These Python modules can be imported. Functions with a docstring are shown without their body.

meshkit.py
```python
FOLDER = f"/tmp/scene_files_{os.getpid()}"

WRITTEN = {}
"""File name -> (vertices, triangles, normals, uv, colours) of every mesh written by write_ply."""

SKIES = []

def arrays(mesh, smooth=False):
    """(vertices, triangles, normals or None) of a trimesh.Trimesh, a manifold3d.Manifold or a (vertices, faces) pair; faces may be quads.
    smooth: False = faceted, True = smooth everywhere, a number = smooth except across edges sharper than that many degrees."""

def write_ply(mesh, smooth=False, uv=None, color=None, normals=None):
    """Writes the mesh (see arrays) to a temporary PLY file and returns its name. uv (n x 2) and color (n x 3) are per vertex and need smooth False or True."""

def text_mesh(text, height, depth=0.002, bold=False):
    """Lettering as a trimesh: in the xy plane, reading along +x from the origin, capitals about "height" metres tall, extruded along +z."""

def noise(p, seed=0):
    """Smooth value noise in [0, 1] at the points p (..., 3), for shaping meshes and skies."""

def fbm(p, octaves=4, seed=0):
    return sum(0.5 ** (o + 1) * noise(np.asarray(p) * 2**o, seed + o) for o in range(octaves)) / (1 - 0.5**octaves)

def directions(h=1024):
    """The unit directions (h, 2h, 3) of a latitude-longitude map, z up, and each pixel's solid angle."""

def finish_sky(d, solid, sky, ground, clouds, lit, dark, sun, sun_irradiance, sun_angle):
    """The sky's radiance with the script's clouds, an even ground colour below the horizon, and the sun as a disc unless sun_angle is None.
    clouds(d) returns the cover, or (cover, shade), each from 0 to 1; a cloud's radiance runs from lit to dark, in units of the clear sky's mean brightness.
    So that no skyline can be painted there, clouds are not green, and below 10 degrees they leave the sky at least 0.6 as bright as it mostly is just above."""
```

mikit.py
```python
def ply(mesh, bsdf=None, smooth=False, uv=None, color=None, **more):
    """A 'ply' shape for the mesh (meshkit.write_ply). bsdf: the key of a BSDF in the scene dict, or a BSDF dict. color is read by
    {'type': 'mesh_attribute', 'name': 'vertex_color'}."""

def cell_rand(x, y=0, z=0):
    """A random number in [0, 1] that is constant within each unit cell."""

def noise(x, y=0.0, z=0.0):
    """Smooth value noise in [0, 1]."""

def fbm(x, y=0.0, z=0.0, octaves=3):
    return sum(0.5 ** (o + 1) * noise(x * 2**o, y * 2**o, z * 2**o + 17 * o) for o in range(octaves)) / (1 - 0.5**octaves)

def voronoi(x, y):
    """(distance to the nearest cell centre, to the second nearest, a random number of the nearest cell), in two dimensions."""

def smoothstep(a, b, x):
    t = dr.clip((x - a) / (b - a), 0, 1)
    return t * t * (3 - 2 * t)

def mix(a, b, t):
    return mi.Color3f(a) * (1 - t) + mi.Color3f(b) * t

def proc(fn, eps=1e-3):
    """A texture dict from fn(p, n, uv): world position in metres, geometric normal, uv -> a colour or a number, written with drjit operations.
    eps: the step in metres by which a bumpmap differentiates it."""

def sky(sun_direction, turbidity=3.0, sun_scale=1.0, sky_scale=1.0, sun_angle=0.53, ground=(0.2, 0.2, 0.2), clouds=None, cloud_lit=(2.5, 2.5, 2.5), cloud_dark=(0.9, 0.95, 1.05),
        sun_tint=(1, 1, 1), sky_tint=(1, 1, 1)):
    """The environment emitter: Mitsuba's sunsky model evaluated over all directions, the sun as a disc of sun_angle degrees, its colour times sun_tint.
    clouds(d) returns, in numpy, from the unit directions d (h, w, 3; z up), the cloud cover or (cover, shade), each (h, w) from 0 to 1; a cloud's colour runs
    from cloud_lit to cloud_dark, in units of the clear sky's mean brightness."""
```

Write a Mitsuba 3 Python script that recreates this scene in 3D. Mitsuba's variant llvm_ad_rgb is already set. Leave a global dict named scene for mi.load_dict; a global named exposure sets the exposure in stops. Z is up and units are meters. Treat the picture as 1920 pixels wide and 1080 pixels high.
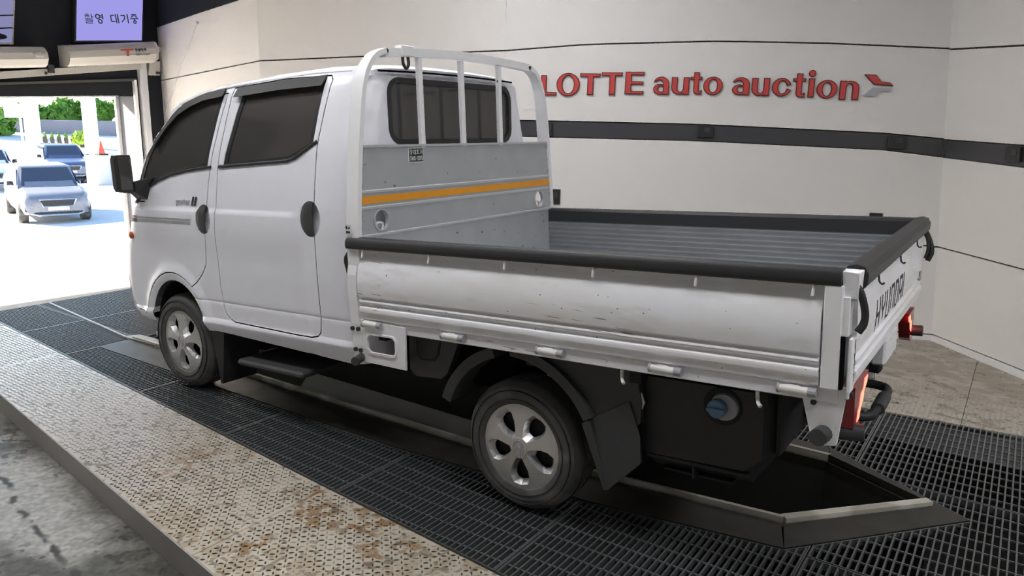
import math, numpy as np, trimesh, drjit as dr, mitsuba as mi, mikit
from shapely.geometry import Polygon, LineString, box as sbox, Point
from shapely import affinity
from shapely.ops import unary_union
from shapely.prepared import prep
from mikit import proc, noise, fbm, voronoi, smoothstep, mix, cell_rand
rng = np.random.default_rng(7)

# ---------------------------------------------------------------- camera, sky, lamps, exposure
CAM = np.array([-1.753, 3.494, 1.781]); YAW, PITCH, ROLL, FPX = -0.97459, -0.22131, 0.02513, 1406.4
fw = np.array([math.cos(PITCH)*math.cos(YAW), math.cos(PITCH)*math.sin(YAW), math.sin(PITCH)])
rt = np.cross(fw, [0, 0, 1.0]); rt /= np.linalg.norm(rt); up = np.cross(rt, fw)
up2 = -rt*math.sin(ROLL) + up*math.cos(ROLL)
scene, labels = {}, {}
scene['camera'] = {'type': 'perspective', 'fov': math.degrees(2*math.atan(960/FPX)), 'fov_axis': 'x', 'near_clip': 0.05, 'far_clip': 500.0,
                   'to_world': mi.ScalarTransform4f().look_at(origin=CAM.tolist(), target=(CAM+fw).tolist(), up=up2.tolist())}
exposure = 0.85
scene['sky'] = mikit.sky((0.80, 0.38, 0.435), turbidity=3.5, sun_scale=15.0, sky_scale=9.0, ground=(0.4, 0.4, 0.4), sun_tint=(.86, .97, 1.22))
LAMP = 7.5
LAMP_SPOTS = [(4.0, 1.9, 2.4, .4, 1.2), (0.9, 1.9, 2.4, .4, 1.2), (-2.4, 1.9, 2.0, .4, 1.2), (1.3, -.8, 2.2, .4, 1.25), (-4.6, .6, .5, 2.4, 1.8), (6.4, 1.2, 1.6, .4, .25)]  # unseen lamps above the view, placed to light truck, walls and tailgate
CEIL = 3.9

# ---------------------------------------------------------------- helpers
def cat(ms): return trimesh.util.concatenate([m for m in ms if m is not None])
def add(key, mesh, mat, smooth=False, **kw):
    base, k = key, 1
    while key in scene: key = f'{base}_{k:03d}'; k += 1
    scene[key] = mikit.ply(mesh, mat, smooth=smooth, **kw)
    return key
def tag(key, label=None, category=None, group=None, kind=None):
    d = labels.setdefault(key, {})
    for k, v in (('label', label), ('category', category), ('group', group), ('kind', kind)):
        if v: d[k] = v
def num(base):
    k, n = base, 1
    while k in labels or any(s == k or s.startswith(k+'__') for s in scene): k = f'{base}_{n:03d}'; n += 1
    return k
def struct(key, mesh, mat, smooth=False):
    k = add(key, mesh, mat, smooth)
    if '__' not in k: tag(k, kind='structure')
    return k
def box(x0, x1, y0, y1, z0, z1, b=0.0):
    x0, x1 = sorted((x0, x1)); y0, y1 = sorted((y0, y1)); z0, z1 = sorted((z0, z1))
    if b <= 0:
        m = trimesh.creation.box(extents=(x1-x0, y1-y0, z1-z0)); m.apply_translation(((x0+x1)/2, (y0+y1)/2, (z0+z1)/2)); return m
    P = []
    for sx in (0, 1):
        for sy in (0, 1):
            for sz in (0, 1):
                c = np.array([(x0, x1)[sx], (y0, y1)[sy], (z0, z1)[sz]]); d = np.array([1-2*sx, 1-2*sy, 1-2*sz])*b
                P += [c+d*(0, 1, 1), c+d*(1, 0, 1), c+d*(1, 1, 0)]
    return trimesh.convex.convex_hull(np.array(P))
def polys(g): return [p for p in (g.geoms if hasattr(g, 'geoms') else [g]) if p.geom_type == 'Polygon' and p.area > 1e-9]
def ext(poly, h): return cat([trimesh.creation.extrude_polygon(p, h, engine='earcut') for p in polys(poly)])
def prism_z(poly, z0, z1): m = ext(poly, z1-z0); m.apply_translation((0, 0, z0)); return m
def prism_y(poly, y0, y1):                      # poly in (x, z)
    m = ext(poly, y1-y0); v = m.vertices.copy(); return trimesh.Trimesh(np.c_[v[:, 0], v[:, 2]+y0, v[:, 1]], m.faces[:, ::-1], process=False)
def prism_x(poly, x0, x1):                      # poly in (y, z)
    m = ext(poly, x1-x0); v = m.vertices.copy(); return trimesh.Trimesh(np.c_[v[:, 2]+x0, v[:, 0], v[:, 1]], m.faces, process=False)
def tube(path, r, n=10, cap=True):
    p = np.asarray(path, float); t = np.gradient(p, axis=0); t /= np.linalg.norm(t, axis=1, keepdims=True)
    a = np.cross(t[0], [0, 0, 1.0] if abs(t[0][2]) < .9 else [1.0, 0, 0]); a /= np.linalg.norm(a); V = []
    rr = np.broadcast_to(r, (len(p),))
    for i in range(len(p)):
        a = a - t[i]*(a@t[i]); a /= np.linalg.norm(a); b = np.cross(t[i], a)
        an = np.arange(n)*2*np.pi/n; V.append(p[i]+rr[i]*(np.cos(an)[:, None]*a+np.sin(an)[:, None]*b))
    V = np.vstack(V); F = []
    for i in range(len(p)-1):
        for j in range(n):
            q = (i*n+j, i*n+(j+1) % n, (i+1)*n+(j+1) % n, (i+1)*n+j); F += [(q[0], q[1], q[2]), (q[0], q[2], q[3])]
    if cap:
        c0, c1 = len(V), len(V)+1; V = np.vstack([V, p[0], p[-1]]); L = (len(p)-1)*n
        for j in range(n): F += [(c0, (j+1) % n, j), (c1, L+j, L+(j+1) % n)]
    return trimesh.Trimesh(V, np.array(F), process=False)
def smoothpath(pts, n=8):
    p = np.asarray(pts, float); p = np.vstack([2*p[0]-p[1], p, 2*p[-1]-p[-2]]); out = []
    for i in range(1, len(p)-2):
        for t in np.linspace(0, 1, n, endpoint=False):
            a, b, c, d = p[i-1], p[i], p[i+1], p[i+2]
            out.append(.5*((2*b)+(c-a)*t+(2*a-5*b+4*c-d)*t*t+(3*b-a-3*c+d)*t**3))
    return np.array(out+[p[-2]])
def cyl(p0, p1, r, n=16): return tube([p0, p1], r, n)
def loft(sections, close=True, caps=False):     # rings (k, n, 3)
    S = np.asarray(sections, float); k, n = S.shape[:2]; F = []
    for i in range(k-1):
        for j in range(n if close else n-1):
            q = (i*n+j, i*n+(j+1) % n, (i+1)*n+(j+1) % n, (i+1)*n+j); F += [(q[0], q[1], q[2]), (q[0], q[2], q[3])]
    V = S.reshape(-1, 3)
    if caps:
        c0, c1 = len(V), len(V)+1; V = np.vstack([V, S[0].mean(0), S[-1].mean(0)]); L = (k-1)*n
        for j in range(n): F += [(c0, (j+1) % n, j), (c1, L+j, L+(j+1) % n)]
    return trimesh.Trimesh(V, np.array(F), process=False)
def lathe_y(prof, cx, cz, n=64):                # prof: (radius, y); axis along y through (cx, cz)
    an = np.arange(n)*2*np.pi/n
    return loft([np.c_[cx+r*np.cos(an), np.full(n, y), cz+r*np.sin(an)] for r, y in prof])
def rrect(x0, x1, y0, y1, r, q=6): return sbox(x0+r, y0+r, x1-r, y1-r).buffer(r, quad_segs=q)
def stroke(pts, w, cap=2): return LineString(pts).buffer(w/2, cap_style=cap, join_style=2)
def skin(poly, fn, axis, cell, rim=0.0, extra=(None, None), inward=-1):
    """A sheet over the polygon in (a, b): axis 'y' maps (x, z) -> (x, fn, z); axis 'x' maps (y, z) -> (fn, y, z). rim: depth of the turned-in edge."""
    x0, y0, x1, y1 = poly.bounds
    def grid(a, b, e):
        g = list(np.linspace(a, b, max(2, int(round((b-a)/cell))+1)))
        if e is not None: g = sorted(g+[v for v in e if a < v < b])
        return np.array(g)
    gx, gy = grid(x0, x1, extra[0]), grid(y0, y1, extra[1]); P = prep(poly); V, ix, F = [], {}, []
    def vid(x, y):
        k = (round(x, 5), round(y, 5))
        if k not in ix: ix[k] = len(V); V.append(k)
        return ix[k]
    for i in range(len(gx)-1):
        for j in range(len(gy)-1):
            c = sbox(gx[i], gy[j], gx[i+1], gy[j+1])
            if P.contains(c):
                a, b, d, e = vid(gx[i], gy[j]), vid(gx[i+1], gy[j]), vid(gx[i+1], gy[j+1]), vid(gx[i], gy[j+1]); F += [(a, b, d), (a, d, e)]
            elif P.intersects(c):
                for g in polys(poly.intersection(c)):
                    vv, ff = trimesh.creation.triangulate_polygon(g, engine='earcut')
                    for t in ff:
                        a = [vid(*vv[k]) for k in t]
                        if len(set(a)) == 3: F.append(tuple(a))
    V = np.array(V); F = np.array(F)
    ar = np.cross(V[F[:, 1]]-V[F[:, 0]], V[F[:, 2]]-V[F[:, 0]]); F[ar < 0] = F[ar < 0][:, ::-1]
    lift = (lambda v, o=0.0: np.c_[v[:, 0], fn(v[:, 0], v[:, 1])+o, v[:, 1]]) if axis == 'y' else (lambda v, o=0.0: np.c_[fn(v[:, 0], v[:, 1])+o, v[:, 0], v[:, 1]])
    out = [trimesh.Trimesh(lift(V), F[:, ::-1] if axis == 'y' else F, process=False)]
    if rim:
        for ring in [r for q in polys(poly) for r in [q.exterior]+list(q.interiors)]:
            r = np.array(ring.segmentize(cell).coords); A, B = lift(r), lift(r, inward*rim); n = len(r)
            f = [t for k in range(n-1) for t in ((k, k+1, n+k+1), (k, n+k+1, n+k))]
            out.append(trimesh.Trimesh(np.vstack([A, B]), f, process=False))
    return cat(out)
def hv(pts): return trimesh.convex.convex_hull(np.array(pts))
def grid_sheet(P):
    P = np.asarray(P, float); return loft(P, close=False)
def affine3(mesh2, o, ex, ey, ez):              # local (a, b, c) -> o + a*ex + b*ey + c*ez
    M = np.c_[ex, ey, ez]; v = mesh2.vertices@M.T+np.asarray(o); f = mesh2.faces
    if np.linalg.det(M) < 0: f = f[:, ::-1]
    return trimesh.Trimesh(v, f, process=False)

# ---------------------------------------------------------------- materials
def rgb(c): return {'type': 'rgb', 'value': list(c)}
def mat(name, color, rough=.5, metal=0., two=True, **kw):
    c = color if isinstance(color, dict) else rgb(color)
    d = {'type': 'principled', 'base_color': c, 'roughness': rough if not isinstance(rough, dict) else rough, 'metallic': metal, **kw}
    scene[name] = {'type': 'twosided', 'bsdf': d} if two else d
mat('m_paint', (.80, .80, .855), .28, clearcoat=.6, clearcoat_gloss=.9)
def gate_fn(p, n, uv):
    c = mix((.77, .77, .80), (.72, .71, .70), smoothstep(.35, .75, fbm(p.x*2.2, p.y*2.2, p.z*7)))
    rear = smoothstep(.5, -1.0, p.x)
    s = noise(p.x*9, 2.0, p.z*170)*smoothstep(.58, .74, noise(p.x*2.3, 9.0, p.z*11)); c = mix(c, (.20, .19, .17), smoothstep(.84-.07*rear, .90, s)*.85)
    d = noise(p.x*45, 7.0, p.z*52); c = mix(c, (.16, .15, .13), smoothstep(.965, .98, d))
    return mix(c, (.56, .53, .47), smoothstep(.55, .75, fbm(p.x*5, p.y*5, p.z*16, 4))*.35)
mat('m_gate', proc(gate_fn), .38, clearcoat=.3)
mat('m_frame', proc(lambda p, n, uv: mix((.79, .79, .80), (.12, .115, .11), smoothstep(.93, .96, noise(p.x*38, p.y*38, p.z*21)))), .38)
def galv_fn(p, n, uv):
    c = mix((.40, .418, .44), (.47, .485, .50), fbm(p.x*7, p.y*9, p.z*7)); c = mix(c, (.44, .455, .47), smoothstep(.5, .9, noise(p.x*20, p.y*40, p.z*3))*.4)
    return mix(c, (.10, .10, .105), smoothstep(.86, .92, noise(p.x*9, p.y*30, p.z*44))*smoothstep(.40, .6, noise(p.x*3, p.y*5, p.z*7))*.85)
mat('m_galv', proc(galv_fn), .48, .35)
mat('m_galv_shaded', proc(lambda p, n, uv: mix((.185, .195, .21), (.25, .26, .275), fbm(p.x*5, p.y*9, p.z*12))), .5, .3)  # darker copy of the galvanised sheet, shading put into the colour
mat('m_galv_rib', (.50, .51, .53), .4, .3)
mat('m_rubber', (.022, .023, .025), .42)
mat('m_tyre', proc(lambda p, n, uv: mix((.062, .061, .060), (.125, .12, .112), smoothstep(.45, .8, fbm(p.x*9, p.y*9, p.z*9)))), .75)
mat('m_plastic', (.018, .018, .019), .55)
mat('m_plastic_grey', (.035, .036, .038), .55)
mat('m_dark', (.012, .012, .012), .8)
mat('m_gap', (.006, .006, .006), .95, specular=.0)
mat('m_glass', (.058, .055, .054), .04, specular=.6)
mat('m_rim', (.50, .49, .47), .38, .5)
mat('m_rim_bright', (.58, .58, .58), .3, .7)
mat('m_chrome', (.75, .75, .75), .2, .9)
mat('m_orange', (.75, .30, .015), .5)
mat('m_amber', (.45, .10, .02), .3)
mat('m_red_lens', (.17, .010, .010), .15, clearcoat=.6)
mat('m_blue_cap', (.10, .19, .29), .5)
mat('m_stripe_grey', (.30, .30, .32), .4)
mat('m_stripe_red', (.33, .05, .04), .4)
mat('m_print', (.022, .024, .03), .5)
mat('m_emblem', (.42, .42, .43), .35, .4)
mat('m_sticker', (.60, .61, .59), .5)
mat('m_hingewhite', (.66, .65, .62), .4)
scene['m_lamp_on'] = {'type': 'twosided', 'bsdf': {'type': 'diffuse', 'reflectance': rgb((.6, .05, .03))}}
def wall_fn(p, n, uv): return mix((.755, .735, .715), (.785, .765, .745), fbm(p.x*1.2, p.y*1.2, p.z*1.2))
mat('m_wall', proc(wall_fn), .55)
mat('m_groove', (.05, .045, .04), .8)
mat('m_charcoal', (.012, .014, .019), .7, specular=.15)
mat('m_band', (.045, .047, .052), .45)
mat('m_band_box', (.018, .019, .021), .4)
mat('m_red_sign', (.56, .055, .05), .45)
mat('m_red_edge', (.10, .015, .015), .6)
mat('m_silver_sign', (.40, .41, .45), .4, .2)
mat('m_ceiling', (.55, .55, .55), .8)
mat('m_backwall', (.42, .42, .43), .8)
def conc_fn(p, n, uv):
    a = fbm(p.x*2.4, p.y*2.4, 0., 5); c = mix((.07, .07, .058), (.33, .325, .305), smoothstep(.34, .60, a))
    c = mix(c, (.42, .415, .40), smoothstep(.58, .72, fbm(p.x*4.7+3, p.y*4.7, 9., 4))*.6)
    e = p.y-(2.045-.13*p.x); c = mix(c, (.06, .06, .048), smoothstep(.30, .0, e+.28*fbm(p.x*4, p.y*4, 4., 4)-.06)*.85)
    g = noise(p.x*24, p.y*24, 3.)*.6+.4*noise(p.x*70, p.y*70, 5.); c = mix(c, (.04, .038, .032), smoothstep(.60, .72, g)*smoothstep(.64, .44, a)*.9)
    w = .10*fbm(p.x*3, 1., 2., 4)+.02*noise(p.x*30, p.y*30, 0.)
    k = dr.minimum(dr.abs(e-.24-w), dr.minimum(dr.abs(e-.62+.35*p.x*.3-w*1.5), dr.abs(e-.95-.2*p.x-w)))
    c = c*(.72+.56*noise(p.x*55, p.y*55, 11.))
    return mix(c, (.030, .028, .024), (1-smoothstep(.005, .024, k))*smoothstep(.25, .5, noise(p.x*16, p.y*16, 6.)))
mat('m_concrete', proc(conc_fn), .42)
def plate_fn(p, n, uv):
    a = fbm(p.x*1.7, p.y*2.6, 0., 4); c = mix((.54, .51, .46), (.64, .62, .58), a)*mix((1., .955, .86), (1., 1., 1.), smoothstep(.9, 2.2, p.x))
    r = smoothstep(.40, .66, fbm(p.x*1.9+9, p.y*2.6, 3., 5))*smoothstep(2.7, 1.3, p.x); c = mix(c, (.40, .30, .18), r*.55*smoothstep(.35, .6, noise(p.x*23, p.y*23, 4.)))
    r2 = smoothstep(.54, .70, fbm(p.x*4.1+2, p.y*5.2, 8., 5))*smoothstep(2.2, 1.2, p.x); c = mix(c, (.30, .155, .05), r2*.85*smoothstep(.40, .6, noise(p.x*37, p.y*37, 4.)))
    return mix(c, (.17, .13, .09), smoothstep(.70, .84, noise(p.x*47, p.y*47, 1.))*.65)
mat('m_plate', proc(plate_fn), .25, .3, specular=.7)
mat('m_lug', proc(lambda p, n, uv: mix(mix((.055, .042, .028), (.40, .36, .30), smoothstep(.52, .70, noise(p.x*31, p.y*31, 8.))), (.50, .50, .51), smoothstep(1.4, 3.0, p.x))), .34, .3)  # turns pale towards the door, reflected daylight put into the colour
def dirty_fn(p, n, uv):
    c = mix((.40, .37, .32), (.25, .215, .175), smoothstep(-1.9, -2.7, p.y+.25*fbm(p.x*3, p.y*3, 0.)+.12*p.x))
    c = mix(c, (.46, .43, .39), smoothstep(.38, .80, fbm(p.x*9, p.y*14, 2., 5))*.45); return mix(c, (.10, .085, .065), smoothstep(.52, .78, fbm(p.x*8, p.y*15, 5., 5))*.6*smoothstep(-2.9, -2.2, p.y)+.5*smoothstep(.80, .86, noise(p.x*38, p.y*38, 3.)))
mat('m_dirty_plate', proc(dirty_fn), .5)
mat('m_lug_dirty', (.36, .33, .28), .5)
mat('m_kerb', (.32, .305, .29), .6)
mat('m_grate', (.17, .18, .185), .32, .6)
mat('m_grate_rod', (.20, .21, .215), .4, .6)
mat('m_pitframe', proc(lambda p, n, uv: mix((.028, .027, .024), (.06, .058, .05), fbm(p.x*6, p.y*6, 0., 4))), .38, .4)
mat('m_pitridge', proc(lambda p, n, uv: mix((.52, .50, .42), (.80, .77, .68), smoothstep(.4, .7, noise(p.x*9, p.y*9, 2.)))), .4, .4)
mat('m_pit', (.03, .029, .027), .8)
mat('m_steel', (.45, .45, .46), .4, .5)
mat('m_traysteel', (.32, .315, .30), .5)
mat('m_housing', (.44, .425, .41), .4)
mat('m_beam', (.36, .355, .34), .45)
mat('m_white', (.78, .78, .78), .5)
mat('m_rail', (.55, .56, .60), .4)
mat('m_outground', proc(lambda p, n, uv: mix((.48, .48, .48), (.58, .58, .57), fbm(p.x*.8, p.y*.8, 0.))), .8)
mat('m_asphalt', (.05, .05, .055), .8)
mat('m_leaf', proc(lambda p, n, uv: mix((.05, .14, .02), (.16, .33, .04), noise(p.x*2.5, p.y*2.5, p.z*2.5))), .7)
mat('m_leaf_yellow', (.30, .42, .05), .7)
mat('m_trunk', (.12, .09, .07), .8)
mat('m_retain', (.20, .20, .24), .8)
mat('m_car_white', (.75, .75, .76), .25, clearcoat=.6)
mat('m_car_blue', (.06, .09, .17), .25, clearcoat=.6)
mat('m_car_grey', (.17, .18, .22), .25, clearcoat=.6)
mat('m_cargrille', (.015, .015, .018), .5)
mat('m_carglass', (.05, .06, .09), .08, specular=.4)
mat('m_cone', (.70, .10, .05), .6)
scene['m_screen'] = {'type': 'diffuse', 'reflectance': rgb((.02, .02, .02))}

# ---------------------------------------------------------------- the setting
L3 = lambda a, b, t: np.asarray(a)+(np.asarray(b)-np.asarray(a))*t
class Facet:
    """One plane of the panelled wall: o + s*e + z*f, out of the wall along n (into the room); s0(z), s1(z) are its slightly leaning ends."""
    def __init__(self, o, e, f, n, ends): self.o, self.e, self.f, self.n = map(np.asarray, (o, e, f, n)); self.ends = ends
    def at(self, s, z, d=0.0): return self.o+np.multiply.outer(s, self.e)+np.multiply.outer(z, self.f)+d*self.n
    def panel(self, lo, hi, depth=.03, gap=.006, d0=0.0, cut=(0.0, 0.0)):
        """A board between two joint curves lo(t), hi(t) (heights over t in 0..1), standing depth proud of the wall's back."""
        N = 17; rings = []
        for t in np.linspace(0, 1, N):
            zl, zh = lo(t)+gap, hi(t)-gap; q = []
            for z, d in ((zl, d0), (zh, d0), (zh, d0-depth), (zl, d0-depth)):
                a, b = self.ends(z); s = a+cut[0]+(b-cut[1]-a-cut[0])*t; q.append(self.at(s, z, d))
            rings.append(q)
        return loft(rings, caps=True)
def curve(ts, zs): return lambda t: float(np.interp(t, ts, zs))
WALLTOP = 3.7
W_E, W_F, W_N = (-.92915, -.3697, 0.), (.00969, -.02433, .99966), (-.36957, .92884, .02618)
right = Facet((2.33, -2.32, 0), W_E, W_F, W_N, lambda z: (-.02, 3.862-.095*z))
c_j = curve([0, .205, .51, .755, 1], [2.392, 2.450, 2.480, 2.465, 2.427]); c_bt = curve([0, .1, .47, .88, 1], [1.770, 1.772, 1.776, 1.741, 1.708])
c_bb = curve([0, .1, .47, .88, 1], [1.629, 1.631, 1.638, 1.609, 1.565]); c_l = curve([0, .95, 1], [.86, .824, .811]); c_b = curve([0, 1], [.055, .048])
k0, kt = (lambda t: -.03), (lambda t: WALLTOP)
def wall(name, fc, curves, band=None):
    b = fc.panel(lambda t: -.05, kt, .05, 0, -.025); struct(name, b, 'm_groove')
    for i in range(len(curves)-1):
        if i == band: add(name+'__dark_band', fc.panel(curves[i], curves[i+1], .03, .002, -.012), 'm_band')
        else: add(name+'__panel', fc.panel(curves[i], curves[i+1], .03, .007), 'm_wall')
end_d = np.array([-.666, .7155, 0]); end_d /= np.linalg.norm(end_d)
tail = Facet((-1.254, -3.744, 0), end_d, (.0779, 0, .997), (.715, .694, -.05), lambda z: (-.03, 2.9))
tail.n = -np.cross(tail.e, tail.f); tail.n = tail.n*np.sign(tail.n@np.array([0, 1, 0])+1e-9)
def meet(fa, fb):                               # s along fa where it runs into the plane of fb, by height
    return lambda z: float(((fb.o-fa.o-z*fa.f)@fb.n)/(fa.e@fb.n))
m_rt, m_tr = meet(right, tail), meet(tail, right)
right.ends = lambda z: (-.02, m_rt(z)); tail.ends = lambda z: (m_tr(z), 2.9)
wall('wall_right', right, [c_b, c_l, c_bb, c_bt, c_j, kt], 2)
f2 = lambda a, b: curve([0, .31, 1], [a, b, b-(a-b)*1.1])
wall('wall_end', tail, [f2(.050, .056), f2(.815, .801), f2(1.566, 1.535), f2(1.707, 1.688), f2(2.427, 2.385), kt], 2)
def facet_between(p, q):
    p, q = np.array([*p, 0.]), np.array([*q, 0.]); e = (q-p)/np.linalg.norm(q-p); n = np.cross(e, [0, 0, 1.]); n = -n if n@(CAM-p) < 0 else n
    L = np.linalg.norm(q-p); return Facet(p, e, (0, 0, 1.), n, lambda z: (0., L))
PA, PB, PC = (8.60, -2.77), (5.545, -2.11), (2.372, -2.373)
mid = facet_between(PB, PC); wall('wall_middle', mid, [lambda t: .05, lambda t: .86, curve([0, .8, 1], [2.349, 2.385, 2.392]), kt])
left = facet_between(PA, PB); c_top = curve([0, .05, .49, .845, 1], [2.916, 2.924, 2.989, 3.035, 3.055])
wall('wall_left', left, [lambda t: .05, lambda t: .86, curve([0, 1], [2.194, 2.349]), c_top])
add('wall_left__fascia', left.panel(c_top, lambda t: WALLTOP+.02, .03, 0, .012), 'm_charcoal')
def board(fc, lo, hi, d): return fc.panel(lambda t: lo, lambda t: hi, .04, 0, d)
struct('baseboard_right', right.panel(lambda t: -.02, lambda t: .043, .04, 0, .018), 'm_white')
struct('baseboard_end', tail.panel(lambda t: -.02, f2(.045, .05), .04, 0, .018), 'm_white')
# the dark front wall with the door opening (x = 8.6 .. 9.05); the opening ends at y = -2.39
DX0, DX1, DJ, DL = 8.6, 9.05, -2.37, 2.6
hd = lambda y: 1.845+(1.955-1.845)*(y+.7)/(-2.136+.7)
add('wall_front', cat([box(DX0, DX1, -4.6, DJ, -1.4, CEIL), box(DX0, DX1, DL, 5.6, -1.4, CEIL),
    prism_x(Polygon([(DJ-.001, hd(DJ)), (DL+.001, hd(DJ)-.22), (DL+.001, CEIL), (DJ-.001, CEIL)]), DX0, DX1)]), 'm_charcoal'); tag('wall_front', kind='structure')
add('door_1', cat([box(DX1-.03, DX1+.02, DJ, DJ+.05, 0, 2.0), prism_x(Polygon([(DJ, hd(DJ)-.02), (DL, hd(DJ)-.24), (DL, hd(DJ)-.20), (DJ, hd(DJ)+.02)]), DX1-.02, DX1+.03)]), 'm_white'); tag('door_1', kind='structure')
mat('m_jamb_sunlit', (.13, .13, .15), .7)  # paler than the charcoal wall, sunlight put into the colour
add('door_1__sunlit_jamb_sheet', box(DX0+.003, DX1-.03, DJ, DJ+.004, 0, 1.96), 'm_jamb_sunlit')  # added sheet over the dark reveal, makes its sunlit face pale
add('door_1__jamb_strip', box(8.55, 8.60, -2.385, -2.345, 0, 2.18), 'm_white')
add('door_1__guide_rail', cat([box(8.50, 8.60, -2.52, -2.42, 0, 2.42, .01), box(8.495, 8.50, -2.485, -2.455, 0, 2.42)]), 'm_rail')
struct('unseen_wall_back', box(-7.0, 9.05, 5.6, 5.7, -1.5, CEIL), 'm_backwall')  # out of view, grey chosen for bounce light and window reflections
struct('added_seal_wall', box(-7.0, 9.05, -4.7, -4.6, -1.5, CEIL), 'm_backwall')  # added behind the panels to stop sky light leaking in
struct('unseen_wall_rear', box(-7.1, -7.0, -4.7, 5.7, -1.5, CEIL), 'm_backwall')  # unseen wall closing the room, bounces light back on the truck
struct('ceiling', box(-7.1, 9.06, -4.7, 5.7, CEIL, CEIL+.1), 'm_ceiling')
for i, (x, y, lx, ly, pw) in enumerate(LAMP_SPOTS):
    k = f'unseen_ceiling_light_{i+1}'; m = box(x-lx/2, x+lx/2, y-ly/2, y+ly/2, CEIL-.06, CEIL-.03); add(k, m, 'm_white'); tag(k, kind='structure')
    q = trimesh.Trimesh([(x-lx/2, y-ly/2, CEIL-.065), (x+lx/2, y-ly/2, CEIL-.065), (x+lx/2, y+ly/2, CEIL-.065), (x-lx/2, y+ly/2, CEIL-.065)], [(0, 2, 1), (0, 3, 2)], process=False)
    add(k+'__diffuser', q, 'm_white', emitter={'type': 'area', 'radiance': rgb((LAMP*pw, LAMP*pw, LAMP*pw*1.01))})

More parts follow.
